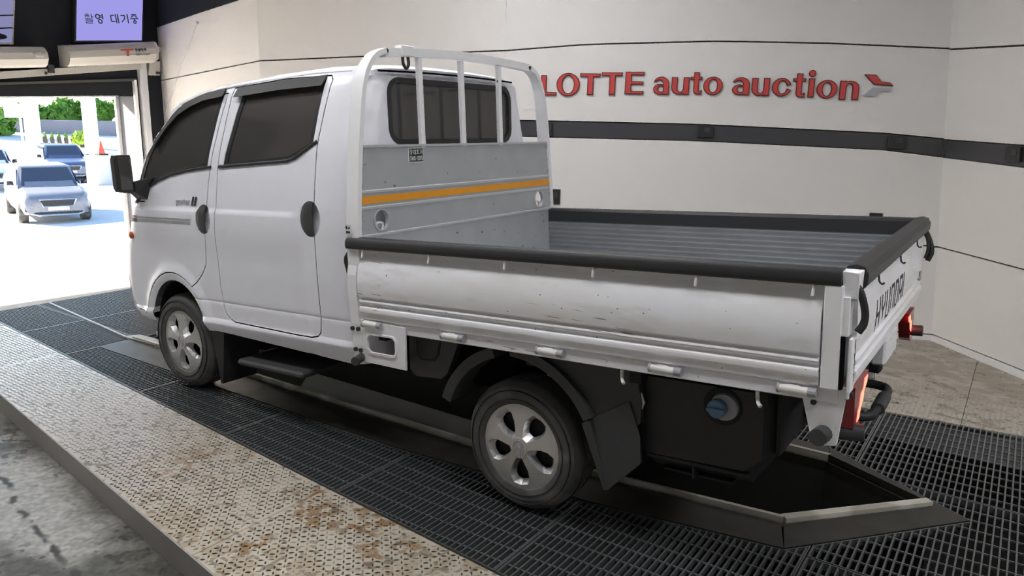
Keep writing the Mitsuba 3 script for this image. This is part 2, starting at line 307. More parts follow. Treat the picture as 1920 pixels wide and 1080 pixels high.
# floor: low concrete slab, raised platform of tread plates, gratings, pit
y_in = lambda x: 1.264-.075*x; y_out = lambda x: 2.045-.13*x; y_far = lambda x: -1.40+.15*x
pit_near = np.array([(3.95, .44), (.62, .375), (-1.04, .16)]); pit_out = np.array([(3.95, .72), (.9, .665), (-.209, .555), (-1.108, .402)])
apex, tip = np.array([-1.578, -.437]), np.array([-1.753, -.37]); far_in = np.array([(-1.065, -.70), (3.95, -.62)]); far_out = np.array([(-1.03, -.83), (3.95, -.76)])
GX = 5.66
struct('floor', cat([box(-7, 8.6, 1.0, 5.6, -.55, -.125), box(-7, 9.0, -4.6, 5.6, -1.45, -1.35)]), 'm_concrete')
def lugs(poly, pitch, z):
    x0, y0, x1, y1 = poly.bounds; gx = np.arange(x0, x1, pitch); gy = np.arange(y0, y1, pitch); X, Y = np.meshgrid(gx, gy); I, J = np.meshgrid(np.arange(len(gx)), np.arange(len(gy)))
    from shapely import contains_xy
    ok = contains_xy(poly.buffer(-.012), X, Y); X, Y, par = X[ok], Y[ok], ((I+J)[ok] % 2).astype(float)
    a = np.where(par > 0, .72, -.85); L, Wd, h = .0122, .0046, .0036
    q = np.array([(-L, 0, 0), (0, -Wd, 0), (L, 0, 0), (0, Wd, 0), (-L*.62, 0, h), (0, -Wd*.5, h), (L*.62, 0, h), (0, Wd*.5, h)])
    c, s = np.cos(a)[:, None], np.sin(a)[:, None]
    V = np.stack([X[:, None]+q[:, 0]*c-q[:, 1]*s, Y[:, None]+q[:, 0]*s+q[:, 1]*c, z+q[:, 2]+0*c], -1).reshape(-1, 3)
    f = np.array([(0, 1, 5), (0, 5, 4), (1, 2, 6), (1, 6, 5), (2, 3, 7), (2, 7, 6), (3, 0, 4), (3, 4, 7), (4, 5, 6), (4, 6, 7)])
    return trimesh.Trimesh(V, (f[None]+8*np.arange(len(X))[:, None, None]).reshape(-1, 3), process=False)
px = [-3.2, -.55, .86, 2.42, 4.0, 5.66, 8.55]
for a, b in zip(px[:-1], px[1:]):
    g = .002; P = Polygon([(a+g, y_in(a)+.012), (b-g, y_in(b)+.012), (b-g, y_out(b)), (a+g, y_out(a))])
    k = add('floor__tread_plate', prism_z(P, -.012, 0), 'm_plate'); kl = add(k+'__raised_lugs', lugs(P, .0275, 0), 'm_lug'); tag(kl, kind='stuff')
add('floor__platform_edge', prism_z(Polygon([(-3.2, y_out(-3.2)-.05), (8.55, y_out(8.55)-.05), (8.55, y_out(8.55)+.004), (-3.2, y_out(-3.2)+.004)]), -.14, -.0125), 'm_kerb')
add('floor__platform_edge', prism_z(Polygon([(-3.2, y_out(-3.2)-.004), (8.55, y_out(8.55)-.004), (8.55, y_out(8.55)+.008), (-3.2, y_out(-3.2)+.008)]), -.125, -.001), 'm_kerb')
add('floor__grating_angle', prism_z(Polygon([(-3.2, y_in(-3.2)), (GX, y_in(GX)), (GX, y_in(GX)+.011), (-3.2, y_in(-3.2)+.011)]), -.04, .002), 'm_pitframe')
R = Polygon([(-2.9, y_far(-2.9)), (3.4, y_far(3.4)-.25), (2.4, -2.36), (-1.25, -3.76), (-2.9, -1.99)])
for a, b in [(-3.3, -1.62), (-1.62, .4), (.4, 3.4)]:
    P = R.intersection(sbox(a+.002, -5, b-.002, 2)); k = add('floor__dirty_plate', prism_z(P, -.012, 0), 'm_dirty_plate')
    if b < 3: kl = add(k+'__raised_lugs', lugs(P.intersection(Polygon([(-4, -2.55), (4, -2.1), (4, 2), (-4, 2)])), .030, 0), 'm_lug_dirty'); tag(kl, kind='stuff')
def bars(poly, pitch=.0305, w=.0075, h=.032, rod=.10, zt=-.002):
    x0, y0, x1, y1 = poly.bounds; A, B = [], []
    for x in np.arange(x0+.012, x1, pitch):
        for g in getattr(LineString([(x, y0-1), (x, y1+1)]).intersection(poly), 'geoms', [LineString([(x, y0-1), (x, y1+1)]).intersection(poly)]):
            if g.length > .02: (u, v), (u2, v2) = g.coords[0], g.coords[-1]; A.append(box(x-w/2, x+w/2, v, v2, zt-h, zt))
    for y in np.arange(math.floor(y0/rod)*rod, y1, rod):
        l = LineString([(x0-1, y), (x1+1, y)]).intersection(poly)
        for g in getattr(l, 'geoms', [l]):
            if g.length > .02: B.append(box(g.coords[0][0], g.coords[-1][0], y-.0035, y+.0035, zt-.012, zt-.004))
    return cat(A), (cat(B) if B else None)
def grate(poly):
    for P in polys(poly):
        if P.area < .004: continue
        rim = P.difference(P.buffer(-.006, join_style=2)); k = add('floor__grating_panel', prism_z(rim, -.035, -.001), 'm_grate')
        b, r = bars(P); kl = add(k+'__bearing_bars', b, 'm_grate'); tag(kl, kind='stuff')
        if r is not None: kl = add(k+'__cross_rods', r, 'm_grate_rod'); tag(kl, kind='stuff')
pitpoly = Polygon([*pit_out, tip, *far_out]); allg = Polygon([(-3.2, y_in(-3.2)-.003), (GX, y_in(GX)-.003), (GX, -.95), (3.4, y_far(3.4)-.25), (-3.3, y_far(-3.3)), (-3.3, y_in(-3.3)-.003)]).difference(pitpoly.buffer(.004))
xs = [-3.2, -2.2, -1.2, -.2, .8, 1.8, 2.8, 3.95, 4.8, GX]
for a, b in zip(xs[:-1], xs[1:]):
    for y0, y1 in ((.40, 2), (-.6, .40), (-3, -.6)) if a >= 3.9 or b <= -1.1 else ((-.3, 2), (-3, -.3)): grate(allg.intersection(sbox(a+.003, y0+.004, b-.003, y1-.004)))
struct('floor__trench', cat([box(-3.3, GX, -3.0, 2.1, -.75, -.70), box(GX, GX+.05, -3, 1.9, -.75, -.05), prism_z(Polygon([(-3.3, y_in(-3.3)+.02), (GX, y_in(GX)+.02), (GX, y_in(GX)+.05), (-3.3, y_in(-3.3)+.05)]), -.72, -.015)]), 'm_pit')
struct('floor__entry_slab', prism_z(Polygon([(GX+.01, -4.6), (9.1, -4.6), (9.1, 3), (8.56, 3), (8.56, y_in(8.56)), (GX+.01, y_in(GX))]), -.15, -.003), 'm_outground')
# pit: frame plates, worn ridge, walls
ring_out = [*pit_out, tip, *far_out]; ring_in = [*pit_near, apex, *far_in]
near_band = Polygon([*pit_out, *(pit_near[::-1]+np.array([0, .035]))]); end_band = Polygon([pit_out[-1], tip, apex+np.array([-.03, 0]), pit_near[-1]+np.array([-.01, .035])])
far_band = Polygon([tip, far_out[0], far_in[0], apex]); far2 = Polygon([far_out[0], far_out[1], far_in[1], far_in[0]])
for P in (near_band, end_band, far_band, far2): add('floor__pit_frame_plate', prism_z(P.buffer(-.001), -.03, .003), 'm_pitframe')
def ridge(pts, w, z0, z1, m='m_pitridge'):
    add('floor__pit_ridge', prism_z(LineString(pts).buffer(w, cap_style=2, join_style=2), z0, z1), m)
ridge(pit_near, .011, -.03, .022); ridge([pit_near[-1], apex], .022, -.03, .022); ridge([apex, far_in[0]], .016, -.03, .018, 'm_pitframe'); ridge(far_in, .012, -.03, .016)
inner = Polygon(ring_in).buffer(-.05, join_style=2)
add('floor__pit_rebate', prism_z(Polygon(ring_in).buffer(-.016, join_style=2).difference(inner), -.07, -.045), 'm_pitframe')
add('floor__pit_inner_angle', prism_z(inner.buffer(.010, join_style=2).difference(inner), -.05, -.012), 'm_pitframe')
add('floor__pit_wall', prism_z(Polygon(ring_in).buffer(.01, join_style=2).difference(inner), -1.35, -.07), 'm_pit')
add('floor__cable_tray', cat([hv([(.2, .165, -.05), (2.18, .165, -.05), (.2, .175, .035), (2.18, .175, .035), (.2, .27, -.06), (2.18, .27, -.06)]), box(.2, 2.18, .17, .31, -.075, -.06)]), 'm_traysteel')
add('floor__cover_strip', prism_z(Polygon([(5.62, .315), (3.97, .47), (3.97, .45), (5.62, .295)]), -.02, .006), 'm_steel')
add('floor__cover_strip', prism_z(Polygon([(4.06, .47), (3.22, .42), (3.22, .30), (4.0, .36)]), -.02, .008), 'm_steel')
add('floor__wheel_stop', cat([box(3.30, 3.86, .20, .31, .006, .055, .012)]), 'm_steel')

# ---------------------------------------------------------------- sign lettering on the right wall
def ell(cx, cy, rx, ry, q=16): return affinity.scale(Point(cx, cy).buffer(1, quad_segs=q), rx, ry)
def glyph(ch):
    B = sbox
    if ch == 'L': return unary_union([B(0, 0, 9, 36), B(0, 0, 28, 4.6)]).buffer(1.2).buffer(-1.2), 28, 36
    if ch == 'O': return ell(21, 21, 21, 21).difference(ell(21, 21, 11.5, 17.2)), 42, 42
    if ch == 'T': return unary_union([B(0, 34, 36, 39), B(14, 0, 24, 36)]), 36, 39
    if ch == 'E': return unary_union([B(0, 0, 10.5, 40), B(0, 0, 34, 4.6), B(0, 35.4, 34, 40), B(6, 18, 33, 22.6)]), 34, 40
    if ch == 'a':
        top = ell(15, 20, 15, 13).difference(ell(11, 18.5, 8.5, 9.3)).intersection(B(0, 19, 31, 34)).difference(Polygon([(-1, 18), (-1, 24.5), (6, 24.5), (4, 18)]))
        return unary_union([ell(12.5, 9.5, 12.5, 9.5).difference(ell(14.5, 10.5, 6.3, 6.2)), B(19.5, 0, 30, 21), top]), 30, 33
    if ch in 'un':
        g = unary_union([B(0, 11, 10, 32), B(22, 0, 32, 32), ell(14.5, 12, 14.5, 12).difference(ell(16, 13.5, 6.2, 9.6)).intersection(B(0, 0, 24, 13))])
        return (g if ch == 'u' else affinity.rotate(g, 180, origin=(16, 16))), 32, 32
    if ch == 't': return unary_union([B(6.5, 6, 16, 40), B(0, 27.5, 22, 31.5), ell(14.5, 7, 8, 7).difference(ell(18, 9, 3.5, 4.6)).intersection(B(6, 0, 22, 7)), B(15, 0, 22, 3.6)]), 22, 40
    if ch == 'o': return ell(17.5, 16.5, 17.5, 16.5).difference(ell(17.5, 16.5, 8.2, 12.8)), 35, 33
    if ch == 'c': return ell(17.5, 16.5, 17.5, 16.5).difference(ell(19, 16.5, 8.8, 12.6)).difference(Polygon([(19, 16.5), (40, 24.5), (40, 9.5)])), 35, 33
    if ch == 'i': return unary_union([B(1, 0, 11, 34), ell(6, 44, 6, 6)]), 12, 50
SIGN = [('L',.334,.472,2.005,2.174),('O',.477,.682,2.001,2.197),('T',.689,.864,2.016,2.195),('T',.884,1.06,2.019,2.206),('E',1.093,1.251,2.028,2.213),('a',1.342,1.472,2.028,2.175),
 ('u',1.498,1.644,2.032,2.172),('t',1.658,1.751,2.035,2.216),('o',1.769,1.927,2.032,2.18),('a',2.013,2.15,2.036,2.178),('u',2.174,2.314,2.032,2.174),('c',2.34,2.491,2.03,2.176),
 ('t',2.507,2.603,2.025,2.215),('i',2.629,2.679,2.027,2.245),('o',2.7,2.859,2.019,2.165),('n',2.883,3.029,2.012,2.16)]
tag('wall_lettering', 'red raised wall letters LOTTE auto auction beside a red and silver arrow mark', 'sign')
def on_wall(g, d0, d1): return affine3(ext(g, d1-d0), right.o+right.n*d0, right.e, right.f, right.n)
for i, (ch, s0, s1, z0, z1) in enumerate(SIGN):
    g, w, h = glyph(ch); g = affinity.affine_transform(g, [(s1-s0)/w, 0, 0, (z1-z0)/h, s0, z0])
    k = add('wall_lettering__letter', on_wall(g.buffer(.0035, join_style=2), 0, .018), 'm_red_edge'); add(k+'__face', on_wall(g.buffer(-.0035, join_style=2), .018, .021), 'm_red_sign')
lx = lambda u, v: (3.065+(u-1450)/310*.222, 2.217-(v-110)/235*.178)
w1 = Polygon([lx(*p) for p in [(1450, 113), (1570, 118), (1632, 188), (1730, 200), (1760, 228), (1700, 222), (1560, 215)]]); w2 = Polygon([lx(*p) for p in [(1550, 246), (1760, 255), (1738, 285), (1632, 290), (1582, 342), (1452, 338)]])
k = add('wall_lettering__arrow_wing', on_wall(w1.buffer(.003), 0, .018), 'm_red_edge'); add(k+'__face', on_wall(w1.buffer(-.003), .018, .021), 'm_red_sign')
add('wall_lettering__arrow_wing', on_wall(w2, 0, .018), 'm_silver_sign')
# small fittings on the walls
def wall_box(fc, s, z, w, h, name, label, group=None, lens=True):
    k = num(name); o = fc.at(s, z)
    add(k+'__housing', affine3(box(-w/2, w/2, -h/2, h/2, -.012, .016, .004), o, fc.e, fc.f, fc.n), 'm_band_box')
    if lens: add(k+'__window', affine3(box(-.005*w/.1, w*.28, -h*.05, h*.34, .0155, .019), o, fc.e, fc.f, fc.n), 'm_plastic_grey')
    tag(k, label, 'wall box', group); return k
wall_box(right, 1.814, 1.716, .14, .098, 'sensor_box', 'black square box in the dark wall band under the word auto')
wall_box(right, 3.375, 1.672, .14, .106, 'sensor_box', 'black square box in the dark wall band right of the red lettering')
wall_box(right, .425, 1.70, .05, .12, 'sensor_box', 'black square box in the dark wall band right beside the cab guard frame')
wall_box(tail, .74, 1.625, .14, .108, 'sensor_box', 'black square box in the dark wall band, cut by the right edge of the picture')
wall_box(right, .490, 1.085, .12, .14, 'outlet_box', 'black wall outlet box beside the truck headboard')
wall_box(right, 3.285, 1.02, .105, .11, 'outlet_box', 'black wall outlet box showing just above the rear far corner of the truck bed')
wl = left; add('hanging_wire', cat([tube([wl.at(1.469, 2.868, .012), wl.at(.904, 2.423, .012), wl.at(.05, 1.72, .012)], .0035, 6), cyl(wl.at(1.469, 2.868, 0), wl.at(1.469, 2.868, .02), .018, 10)]), 'm_emblem')
tag('hanging_wire', 'thin wire hanging slanted from a nail on the white wall panel', 'wire')

# ---------------------------------------------------------------- things on the front wall over the door
def front_poly(pts): return Polygon(pts)
def roller(name, y0, y1, z0b, z0t, z1b, z1t, label):
    """A shutter cover running from y0 (higher y) to y1: rounded section, heights change a little along it."""
    rings = []
    for t in np.linspace(0, 1, 2):
        y = y0+(y1-y0)*t; b, tp = z0b+(z1b-z0b)*t, z0t+(z1t-z0t)*t; h = tp-b
        q = [(8.59, b), (8.40, b), (8.34, b+.12*h), (8.30, b+.4*h), (8.31, b+.7*h), (8.37, b+.93*h), (8.45, tp), (8.59, tp)]; rings.append([(x, y, z) for x, z in q])
    k = num(name); add(k+'__cover', loft(rings, caps=True), 'm_housing', 25); tag(k, label, 'shutter box'); return k
kr = roller('shutter_housing', -1.41, -2.56, 2.285, 2.545, 2.415, 2.695, 'cream roller shutter box with printed label beside the door corner')
yz = lambda pts, x0, x1, m, key: add(key, prism_x(Polygon(pts), x0, x1), m)
yz([(-2.56, 2.43), (-2.62, 2.47), (-2.63, 2.62), (-2.59, 2.69), (-2.555, 2.695)], 8.36, 8.58, 'm_housing', kr+'__end_cap')
kb = yz([(-2.60, 2.56), (-2.735, 2.575), (-2.735, 2.64), (-2.60, 2.635)], 8.50, 8.59, 'm_housing', kr+'__bracket'); yz([(-2.53, 2.25), (-2.70, 2.26), (-2.72, 2.45), (-2.57, 2.44)], 8.50, 8.59, 'm_housing', kr+'__bracket')
add(kr+'__bolt', cat([cyl((8.47, -2.68, 2.61), (8.51, -2.68, 2.61), .018), cyl((8.47, -2.655, 2.29), (8.51, -2.655, 2.29), .016), cyl((8.47, -2.685, 2.29), (8.51, -2.685, 2.29), .016)]), 'm_plastic')
T = lambda y, z: (y, z)                             # printed label on the housing front: T mark, words, number
ang = math.atan2(.13, 1.15)
def printed(pol, y, z, sc, x=8.296):
    g = affinity.affine_transform(pol, [-sc, 0, 0, sc, y, z]); g = affinity.rotate(g, -math.degrees(ang)*1, origin=(y, z)); return prism_x(g, x, x+.012)
Tm = unary_union([sbox(0, 8, 20, 10.5), Polygon([(8, 0), (11, 0), (13, 8), (8.5, 8)])])
add(kr+'__label_mark', printed(Tm, -2.07, 2.462, .0085), 'm_stripe_red')
def syl(lines, w=.16): return unary_union([stroke(l, w) for l in lines])
def ring(cx, cy, r, w=.13): return Point(cx, cy).buffer(r+w/2).difference(Point(cx, cy).buffer(r-w/2))
H = {'chwal': [syl([[(.22, .98), (.42, .98)], [(.06, .86), (.58, .86)], [(.32, .86), (.08, .62)], [(.32, .8), (.56, .62)], [(.32, .58), (.32, .46)], [(.04, .46), (.64, .46)], [(.8, 1), (.8, .38)], [(.8, .7), (1, .7)],
               [(.1, .32), (.8, .32)], [(.8, .32), (.8, .18)], [(.1, .17), (.8, .17)], [(.1, .17), (.1, .02)], [(.1, .02), (.84, .02)]], .085)],
     'yeong': [ring(.3, .72, .22), syl([[(.86, 1), (.86, .44)], [(.54, .82), (.86, .82)], [(.54, .64), (.86, .64)]], .12), ring(.52, .2, .2)],
     'dae': [syl([[(.08, .86), (.5, .86)], [(.08, .86), (.08, .2)], [(.08, .2), (.52, .2)], [(.66, .98), (.66, .02)], [(.66, .55), (.88, .55)], [(.9, 1), (.9, 0)]], .12)],
     'gi': [syl([[(.1, .86), (.56, .86)], [(.56, .86), (.5, .5), (.12, .14)], [(.88, 1), (.88, 0)]], .12)],
     'jung': [syl([[(.16, .96), (.84, .96)], [(.5, .96), (.14, .66)], [(.5, .9), (.86, .66)], [(.02, .52), (.98, .52)], [(.5, .52), (.5, .36)]], .11), ring(.5, .15, .15, .12)],
     'ju': [syl([[(.16, .96), (.84, .96)], [(.5, .96), (.14, .66)], [(.5, .9), (.86, .66)], [(.02, .46), (.98, .46)], [(.5, .46), (.5, 0)]], .12)],
     'dong': [syl([[(.16, 1), (.84, 1)], [(.16, 1), (.16, .74)], [(.16, .74), (.84, .74)], [(.5, .74), (.5, .52)], [(.02, .5), (.98, .5)]], .12), ring(.5, .17, .15, .12)],
     'ho': [syl([[(.35, 1.02), (.65, 1.02)], [(.1, .86), (.9, .86)], [(.5, .4), (.5, .2)], [(.02, .18), (.98, .18)]], .12), ring(.5, .6, .15, .12)]}
H = {k: unary_union(v) for k, v in H.items()}
def word(names, gap=1.18):
    out, x = [], 0.0
    for n_ in names:
        if n_: out.append(affinity.translate(H[n_], x, 0))
        x += gap if n_ else .55
    return unary_union(out)
add(kr+'__label_text', cat([printed(word(['ju', 'yeong', 'dong', 'ho']), -2.255, 2.536, .036)]), 'm_print')
def txt_polys(s, h, bold=False):
    import meshkit
    return meshkit.text_mesh(s, h, .001, bold)
def face_text(s, h, o, ex, ey, key, m, depth=.002, bold=False):
    t = txt_polys(s, h, bold); t.vertices[:, 2] *= depth/.001; ez = np.cross(ex, ey); add(key, affine3(t, o, np.asarray(ex, float), np.asarray(ey, float), ez), m)
face_text('1577-5167', .026, (8.294, -2.255, 2.484), (0, -.993, .113), (0, .113, .993), kr+'__label_text', 'm_print')
kl = roller('shutter_housing', 2.6, -1.155, 1.93, 2.175, 2.262, 2.505, 'cream roller shutter box at the left picture edge over the door')
add(kl+'__knob', cat([affine3(trimesh.creation.icosphere(subdivisions=2, radius=1), (8.305, -1.05, 2.405), (.02, 0, 0), (0, .065, 0), (0, 0, .04))]), 'm_stripe_grey', True)
add('door_1__beam', prism_x(Polygon([(2.6, 1.74), (-.7, 2.10), (-2.42, 2.324), (-2.42, 2.405), (-.7, 2.185), (2.6, 1.84)]), 8.46, 8.60), 'm_beam')
add('door_1__beam_clamp', cat([box(8.43, 8.47, -1.20, -1.27, 2.20, 2.30), box(8.43, 8.47, -1.165, -1.18, 2.18, 2.21)]), 'm_plastic')
add('door_1__lintel_trim', prism_x(Polygon([(2.6, 1.62), (-.7, 2.03), (-2.38, 2.165), (-2.38, 2.20), (-.7, 2.06), (2.6, 1.66)]), 8.56, 8.60), 'm_plastic_grey')
# two screens
def screen(name, pts, label, color, bezel='m_plastic', w=.02):
    k = num(name); P = Polygon(pts); add(k+'__casing', prism_x(P.buffer(w, join_style=2), 8.50, 8.56), bezel)
    add(k+'__panel', prism_x(P, 8.494, 8.50), 'm_screen', emitter={'type': 'area', 'radiance': rgb(color)}); tag(k, label, 'screen'); return k
ks = screen('display_screen', [(-1.60, 2.62), (-2.47, 2.705), (-2.556, 3.45), (-1.685, 3.36)], 'lavender lit screen with Korean words above the roller shutter box', (.19, .18, .44))
add(ks+'__caption', prism_x(affinity.rotate(affinity.affine_transform(word(['chwal', 'yeong', None, 'dae', 'gi', 'jung']), [-.115, 0, 0, .115, -1.735, 2.845]), -6.2, origin=(-1.735, 2.845)), 8.488, 8.494), 'm_car_blue')
kmn = screen('display_screen', [(.10, 2.445), (-.845, 2.525), (-.945, 3.2), (.0, 3.05)], 'screen with a bluish picture of a car, cut by the left picture edge', (.13, .13, .24), 'm_beam')
add(kmn+'__picture_band', cat([prism_x(Polygon([(.05, 2.70), (-.895, 2.835), (-.898, 2.85), (.05, 2.715)]), 8.489, 8.494), prism_x(Polygon([(.07, 2.55), (-.872, 2.69), (-.873, 2.705), (.07, 2.565)]), 8.489, 8.494), prism_x(ell(-.70, 2.585, .10, .035), 8.489, 8.494)]), 'm_charcoal')

# ---------------------------------------------------------------- the truck (own frame: x forward, y left, z up; the body sits nose-down by RAKE)
RAKE = .0620; cr, sr = math.cos(RAKE), math.sin(RAKE); RM = np.array([[cr, 0, sr], [0, 1, 0], [-sr, 0, cr]]); P0 = np.array([1.3, 0, .5])
TK = 'pickup_truck'
tag(TK, 'white double cab pickup truck with a flat drop-side bed standing over the pit', 'truck')
def part(key, mesh, m, smooth=False, body=True):
    if body: mesh = trimesh.Trimesh((mesh.vertices-P0)@RM.T+P0, mesh.faces, process=False)
    return add(TK+'__'+key, mesh, m, smooth)[len(TK)+2:]
def lab(key, s): tag(TK+'__'+key, s)
def mir(m): return trimesh.Trimesh(m.vertices*[1, -1, 1], m.faces[:, ::-1], process=False)
sstep = lambda a, b, x: (lambda t: t*t*(3-2*t))(np.clip((x-a)/(b-a), 0, 1))
PROF = np.array([(.985, 1.965), (1.0, 1.99), (1.06, 2.008), (1.33, 2.022), (1.77, 2.012), (2.19, 1.985), (2.37, 1.962), (2.555, 1.915), (2.70, 1.83), (2.82, 1.745), (2.92, 1.63), (3.0, 1.49), (3.06, 1.36), (3.12, 1.24), (3.165, 1.165), (3.225, 1.035), (3.268, .83), (3.278, .70), (3.272, .60), (3.20, .535)])
front_line = LineString(PROF[8:]); PF = np.asarray(LineString(PROF[8:]).segmentize(.03).coords)
AC, AR = (2.655, .455), (.300, .352)
def Yb(x, z):
    x, z = np.asarray(x, float), np.asarray(z, float)
    y = np.interp(z, [.44, .50, .555, .575, .60, .66, .9, 1.2, 1.3, 1.45, 1.6, 1.80, 1.92, 1.98, 2.03], [.775, .800, .832, .834, .822, .824, .830, .830, .826, .81, .79, .745, .712, .685, .62])
    y = y+.012*sstep(1.282, 1.245, z)*sstep(1.40, 1.47, x)*sstep(3.15, 3.0, x)-.012*sstep(1.17, .95, z)*sstep(1.35, 1.44, x)*sstep(3.15, 3.0, x)
    y = y-.004*np.exp(-((z-.706)/.006)**2)*(x < 2.5)
    d = np.hypot((x-AC[0])/AR[0], (z-AC[1])/AR[1]); y = y+.016*sstep(1.32, 1.20, d)*sstep(.2, .5, z)-.010*sstep(1.06, 1.0, d)
    dd = np.min(np.hypot(x[..., None]-PF[:, 0], z[..., None]-PF[:, 1]), -1); k = np.clip(1-dd/.17, 0, 1); y = y-np.where(z > 1.42, .045, .055)*np.clip(1-dd/np.where(z > 1.42, .075, .11), 0, 1)**2
    return y-.035*np.clip(1-(x-1.0)/.10, 0, 1)**2
def Xr(y, z):
    e = np.clip(1-(Yb(np.full_like(z, 1.2), z)-.035-np.abs(y))/.11, 0, 1); return .955+.07*e**2-.012*np.exp(-((z-1.975)/.02)**2)
arch = [(AC[0]+AR[0]*math.cos(t), AC[1]+AR[1]*math.sin(t)) for t in np.linspace(-.02, math.pi+.25, 28)][::-1]
S = Polygon([(1.025, .47), (1.11, .462), *[(2.337, .515)], *[p for p in arch if p[1] > .50], (2.954, .508), (3.20, .535), *PROF[::-1][1:], (1.0, 1.9), (.998, 1.6), (1.01, 1.2), (1.02, .7)])
front_win = Polygon([(2.997, 1.304), (2.865, 1.398), (2.746, 1.446), (2.604, 1.482), (2.433, 1.507), (2.238, 1.528), (2.136, 1.957), (2.3, 1.942), (2.44, 1.91), (2.56, 1.865), (2.69, 1.775), (2.80, 1.67), (2.90, 1.53)])
rear_win = Polygon([(2.052, 1.530), (1.494, 1.556), (1.365, 1.605), (1.318, 1.625), (1.275, 1.965), (1.60, 1.962), (1.925, 1.948)])
fd = Polygon([(3.2, 1.30), (3.25, .6), (2.9, .45), (2.512, .735), (2.44, .79), (2.345, .87), (2.295, .93), (2.262, 1.10), (2.232, 1.30), (2.196, 1.52), (2.075, 2.0), (2.6, 2.0), (3.3, 1.6)])
front_door = fd.intersection(S.buffer(-.055, join_style=2)).difference(ell(AC[0], AC[1], AR[0]*1.0, AR[1]*1.0))
rear_door = Polygon([(2.035, 1.962), (2.114, 1.519), (2.14, 1.207), (2.158, 1.08), (2.163, .80), (2.15, .67), (2.13, .632), (2.10, .61), (2.06, .598), (1.385, .588), (1.33, .600), (1.305, .625), (1.295, .70), (1.294, 1.12), (1.283, 1.347), (1.268, 1.64), (1.215, 1.955), (1.23, 1.975), (1.6, 1.985)])
front_door = front_door.difference(sbox(2.9, 1.30, 3.4, 2.1))
wi_f, wi_r = front_win.buffer(.018), rear_win.buffer(.016)
hand_f, hand_r = ell(2.262, 1.21, .072, .088), ell(1.315, 1.24, .078, .096)
doors = unary_union([front_door, rear_door])
ez = [.55, .565, .575, .59, .60, .696, .703, .709, .716, 1.245, 1.255, 1.265, 1.275, 1.285]
shell = S.difference(unary_union([front_door.buffer(.0072), rear_door.buffer(.0072), wi_f, wi_r, hand_f, hand_r]))
K = skin(shell, Yb, 'y', .035, .004, (None, ez))
N = 25; tt = np.linspace(-1, 1, N); rows = []
prof = np.asarray(LineString(PROF).segmentize(.05).coords); tg = np.gradient(prof, axis=0); nrm = np.c_[-tg[:, 1], tg[:, 0]]/np.linalg.norm(tg, axis=1)[:, None]; nrm = nrm*np.where((nrm@np.array([.55, .83])) < 0, -1, 1)[:, None]
for p, nn in zip(prof, nrm):
    yw = float(Yb(p[0:1], p[1:2])[0])-.0; c = .035*np.sqrt(np.maximum(1-tt**2, 0))
    rows.append(np.c_[p[0]+nn[0]*c, yw*tt, p[1]+nn[1]*c])
hood = grid_sheet(rows); wind = (prof[:, 0] > 2.58) & (prof[:, 1] > 1.36)
ylim = lambda z: Yb(np.full_like(z, 1.025), z)
zz = np.array([.47, .56, .6, .8, 1.0, 1.2, 1.4, 1.6, 1.8, 1.9, 1.965]); edge = ylim(zz)
back_out = Polygon([*np.c_[edge, zz], *np.c_[-edge, zz][::-1]]); back_win = rrect(-.535, .555, 1.632, 1.945, .07)
back = skin(back_out.difference(back_win.buffer(.016)), Xr, 'x', .05, .02, (None, [1.93, 1.95, 1.96, 1.97, 1.975, 1.98, 1.99]), inward=1)
far_shell = S.difference(unary_union([wi_f, wi_r])); Kr = mir(skin(far_shell, Yb, 'y', .06, .03))
part('cab_body', cat([K, Kr, hood, back]), 'm_paint', 35)
part('cab_gap_backing', cat([skin(S.buffer(-.02).difference(unary_union([wi_f, wi_r, hand_f.buffer(.004), hand_r.buffer(.004)])), lambda x, z: Yb(x, z)-.016, 'y', .04), box(1.05, 3.1, -.74, .74, .50, .53)]), 'm_gap')  # black backing sheet, puts shade into the door gaps
part('headlining', box(1.05, 2.5, -.58, .58, 1.90, 1.93), 'm_plastic_grey')
kf = part('door', skin(front_door.difference(unary_union([wi_f, hand_f])), lambda x, z: Yb(x, z), 'y', .03, .004, (None, ez)), 'm_paint', 35); lab(kf, 'front door with long curved rear edge over the wheel')
krd = part('door', skin(rear_door.difference(unary_union([wi_r, hand_r])), lambda x, z: Yb(x, z), 'y', .03, .004, (None, ez)), 'm_paint', 35); lab(krd, 'rear door with kinked window sill')
for kk, w, s2 in ((kf, front_win, 'f'), (krd, rear_win, 'r')):
    part(kk+'__window', skin(w.buffer(-.012), lambda x, z: Yb(x, z)-.010, 'y', .05), 'm_glass', 30)
    part(kk+'__window_seal', skin(w.buffer(.016).difference(w.buffer(-.014)), lambda x, z: Yb(x, z)-.004, 'y', .05, .012), 'm_rubber', 30)
def ybar(pts, w, out, h=None):
    p = np.asarray(LineString(pts).segmentize(.03).coords); y = Yb(p[:, 0], p[:, 1])
    return tube(np.c_[p[:, 0], y+out, p[:, 1]], w, 8)
part(kf+'__window_sill', ybar([(2.997, 1.30), (2.93, 1.345), (2.865, 1.388), (2.746, 1.436), (2.604, 1.472), (2.433, 1.498), (2.18, 1.519)], .009, .002), 'm_rubber', True)
part(krd+'__window_sill', ybar([(2.105, 1.519), (1.494, 1.546), (1.43, 1.562), (1.268, 1.643)], .010, .002), 'm_rubber', True)
